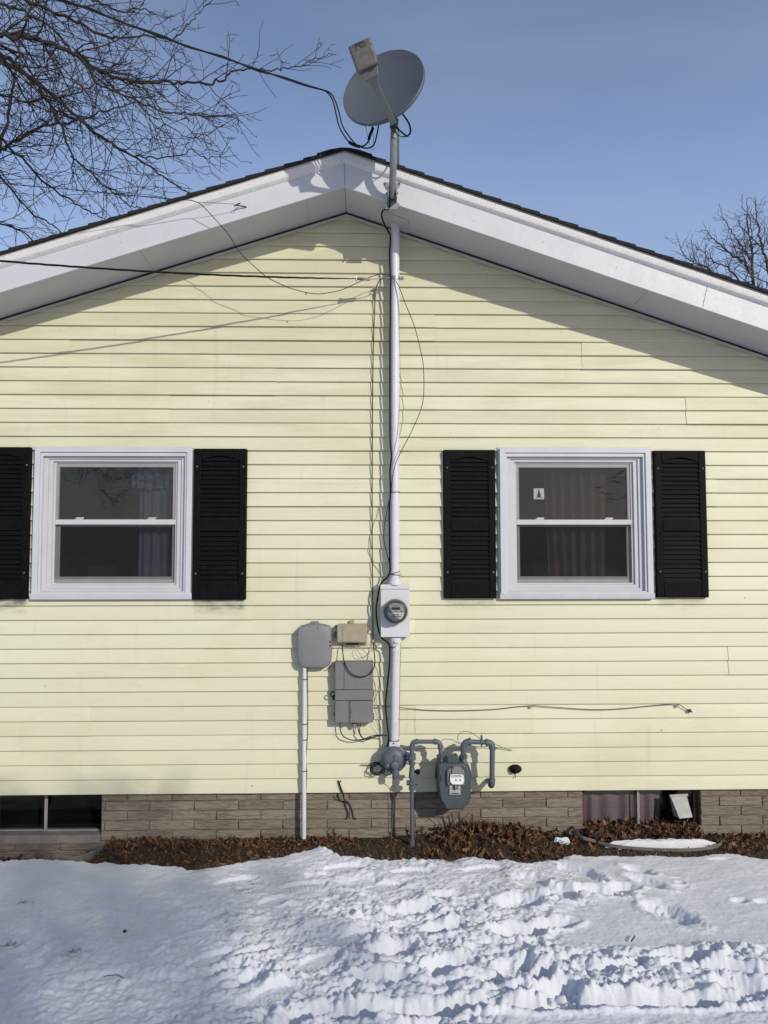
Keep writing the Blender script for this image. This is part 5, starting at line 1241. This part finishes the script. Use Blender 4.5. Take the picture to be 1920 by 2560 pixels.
def cr(l, dy0=0): return [(x*S, y*S, dy0+.10*i) for i, (x, y) in enumerate(l)]
TL = [
 (cr([(-420, 120), (-200, 175), (0, 260), (100, 340), (200, 450), (290, 590), (330, 700), (352, 775), (364, 880)], -.4), .045, .006, 3.2),
 (cr([(-420, 200), (-180, 230), (0, 300), (180, 400), (350, 560), (500, 680), (620, 750), (760, 840), (880, 925), (975, 985)], .1), .042, .006, 3.4),
 (cr([(-350, 100), (-150, 150), (0, 172), (130, 182), (260, 225), (380, 268), (450, 320), (530, 372), (640, 402), (780, 408), (900, 410), (1030, 412), (1100, 390), (1130, 358), (1220, 340), (1310, 355), (1400, 345), (1480, 320), (1560, 290), (1640, 268)], -.8), .038, .0034, 2.6),
 (cr([(-300, 900), (-120, 800), (0, 745), (90, 690), (170, 640), (280, 610), (380, 600), (470, 560), (560, 540), (660, 505), (740, 480), (830, 440)], .4), .034, .005, 3.8),
 (cr([(-60, 900), (10, 690), (45, 540), (70, 380), (95, 240), (120, 120), (160, 20), (180, -90)], .8), .035, .008, 4.0),
 (cr([(-260, -140), (-60, -60), (120, 0), (260, 60), (380, 110), (470, 160), (560, 185), (650, 185), (760, 175), (860, 190), (920, 130), (950, 95), (1000, 45), (1040, 10)], -.5), .030, .0034, 2.8),
 (cr([(200, 450), (300, 560), (400, 600), (520, 690), (640, 765), (760, 780), (880, 770), (940, 740), (1000, 770), (1080, 775), (1140, 725)], -.2), .020, .0034, 3.0),
 (cr([(350, 770), (430, 840), (520, 920), (600, 985), (650, 1020), (700, 1035)], -.2), .016, .005, 3.0),
 (cr([(380, 268), (480, 400), (600, 470), (720, 520), (860, 560), (980, 565), (1040, 575), (1150, 570), (1175, 600), (1172, 618)], -.6), .016, .0032, 2.6),
 (cr([(-250, 500), (-60, 620), (80, 760), (200, 880), (330, 980), (430, 1040), (520, 1080)], .3), .030, .006, 3.6),
 (cr([(-250, 650), (-60, 800), (60, 940), (160, 1050), (260, 1120), (340, 1180)], .3), .026, .006, 3.8),
 (cr([(-200, 1050), (-50, 1090), (80, 1130), (170, 1190), (230, 1230)], .3), .022, .006, 3.9),
 (cr([(-200, -60), (0, 20), (120, 60), (260, 140), (330, 230), (430, 330), (520, 420), (640, 470), (740, 560), (840, 620), (940, 680), (1010, 655)], .1), .024, .0034, 3.1),
 (cr([(100, -260), (240, -120), (380, -40), (500, 10), (600, 60), (680, 40), (740, 60), (780, 85)], -.2), .024, .0034, 3.0),
 (cr([(-100, -300), (60, -160), (160, -60), (260, -10), (380, 30), (470, 20), (540, 45)], .3), .024, .004, 3.3),
 (cr([(-100, 420), (40, 480), (160, 500), (300, 480), (420, 440), (560, 330), (640, 240), (720, 160), (800, 110), (830, 85)], .5), .020, .0034, 3.5),
]
tr0 = [Vector((-6.6, 3.4, -.5)), Vector((-6.5, 3.4, 2.0)), Vector((-6.2, 3.4, 4.6)), Vector((-6.0, 3.3, 6.8)), Vector((-5.6, 3.4, 8.8))]
build_tree(TL, 'bare_tree', 'large bare tree with drooping dark branches beyond the left roof edge', m_bark, tr0, .46, .95, .14, Vector((.12, 0, -.30)), 1.0, 2)
def c2(l): return [(1660+x/6.38, 460+y/6.38, .12*i) for i, (x, y) in enumerate(l)]
TR = [
 (c2([(1480, 1900), (1440, 1600), (1380, 1420), (1280, 1260), (1120, 1160), (980, 1050), (880, 950), (800, 900), (700, 790), (680, 740)]), .050, .006, 11),
 (c2([(1480, 1900), (1440, 1640), (1400, 1300), (1410, 1060), (1370, 850), (1330, 620), (1330, 450), (1320, 230)]), .050, .006, 11.3),
 (c2([(1700, 1700), (1640, 1240), (1560, 1000), (1520, 760), (1480, 520), (1465, 360), (1440, 240)]), .050, .006, 11.2),
 (c2([(1380, 1200), (1260, 1040), (1180, 900), (1080, 760), (1000, 620), (930, 520), (885, 310)]), .030, .005, 11),
 (c2([(1280, 1260), (1180, 1180), (1110, 960), (1060, 820), (1010, 670)]), .020, .005, 11),
 (c2([(1300, 1700), (1160, 1480), (1000, 1330), (860, 1260), (700, 1180), (600, 1060), (530, 1040), (510, 950)]), .030, .005, 11.4),
 (c2([(900, 1560), (700, 1340), (560, 1280), (440, 1240), (340, 1160), (270, 1020), (230, 900), (190, 770)]), .026, .005, 11.6),
 (c2([(760, 1450), (560, 1300), (470, 1150), (450, 1000), (440, 860)]), .020, .005, 11.5),
 (c2([(1850, 1500), (1700, 1100), (1640, 860), (1640, 690)]), .030, .006, 11.2),
 (c2([(1400, 1300), (1300, 1020), (1280, 780), (1200, 640), (1195, 520)]), .022, .005, 11.2),
 (c2([(1560, 1000), (1420, 880), (1380, 600), (1350, 480), (1260, 380), (1230, 230)]), .022, .005, 11.2),
 (c2([(1900, 1200), (1800, 800), (1760, 500), (1740, 280)]), .03, .006, 11.2),
]
b0 = W(1900, 760, -11.2)
build_tree(TR, 'bare_tree', 'smaller reddish bare tree rising behind the right roof edge', m_bark2, [Vector((b0.x+.5, 11.2, -.5)), Vector((b0.x+.3, 11.2, 2.5)), Vector((b0.x+.1, 11.2, b0.z-.5)), b0], .42, .70, .11, Vector((0, 0, .35)), .9, 2)

# added unseen evergreen, its crown shaped and thinned to shade the lower left yard
ev = thing('shade_evergreen', (8.9, -18.0, -.3), 'round headed evergreen added unseen behind the viewpoint to shade the lower left snow', 'tree')
part('trunk', MB().tube([(8.5, -18, -.4), (8.5, -18, 3), (8.7, -18, 6), (8.9, -18, 8.6)], [.22, .16, .10, .04], 10), m_bark, ev)  # trunk of the added shade evergreen
cb = MB()
for i in range(900):
    a = rng.uniform(0, 2*math.pi)
    if i % 5:
        v = rng.normal(0, 1, 3); v /= np.linalg.norm(v); v *= rng.uniform(.05, 1)**.45*(1+.18*rng.normal())
        p = Vector((8.95+1.55*v[0], -18+1.45*v[1], 8.36+.88*v[2]))
    else:
        zc = rng.uniform(2., 8.0); r_ = 1.3*math.sqrt(rng.uniform(0, 1))*min(1, (zc-1.2)/2.5); p = Vector((8.55+r_*math.cos(a), -18+r_*math.sin(a), zc))
    d = Vector((math.cos(a), math.sin(a), rng.uniform(-.6, .5))).normalized(); sd = d.orthogonal(); sd.rotate(Matrix.Rotation(rng.uniform(0, 6.3), 3, d)); l = rng.uniform(.22, .42); w_ = rng.uniform(.016, .030)
    cb.add([p-sd*w_*.4, p+sd*w_*.4, p+d*l*.6+sd*w_, p+d*l*1.2, p+d*l*.6-sd*w_], [(0, 1, 2, 3, 4)])
part('shade_crown', cb, M('shade_evergreen_needles', (.03, .05, .025), .8, .4, 3), ev, smooth=False)
# the bare tree across the yard that shows as a faint reflection in the panes
src = bpy.data.objects['bare_tree']; cp = src.copy(); COL.objects.link(cp)
for ch in list(src.children):
    c_ = ch.copy(); COL.objects.link(c_); c_.parent = cp
cp.location = (-10.8, -15.5, -3.0); cp['label'] = 'bare tree behind the viewpoint, seen only as a faint reflection in the window panes'
# the house across the yard, behind the viewpoint: what the lower panes reflect
nb = thing('neighbour_house', (0, -27, -.5), 'low grey house across the snowy yard behind the viewpoint, seen only in reflections', 'house')
part('wall', MB().box((-14, -34, -.6), (13, -26.5, 1.9)), M('neighbour_wall', (.16, .165, .18), .8, .25, .6), nb)
part('roof', MB().add([(-14.5, -26, 1.8), (13.5, -26, 1.8), (13.5, -34.5, 1.8), (-14.5, -34.5, 1.8), (-14.5, -30.2, 3.3), (13.5, -30.2, 3.3)], [(0, 1, 5, 4), (2, 3, 4, 5), (1, 2, 5), (3, 0, 4), (0, 3, 2, 1)]), m_shingle, nb, smooth=False)
for x in (-11.5, -9.2, 7, 9.4):
    part('window', MB().box((x, -26.49, .3), (x+1.1, -26.44, 1.4)), m_label, nb)
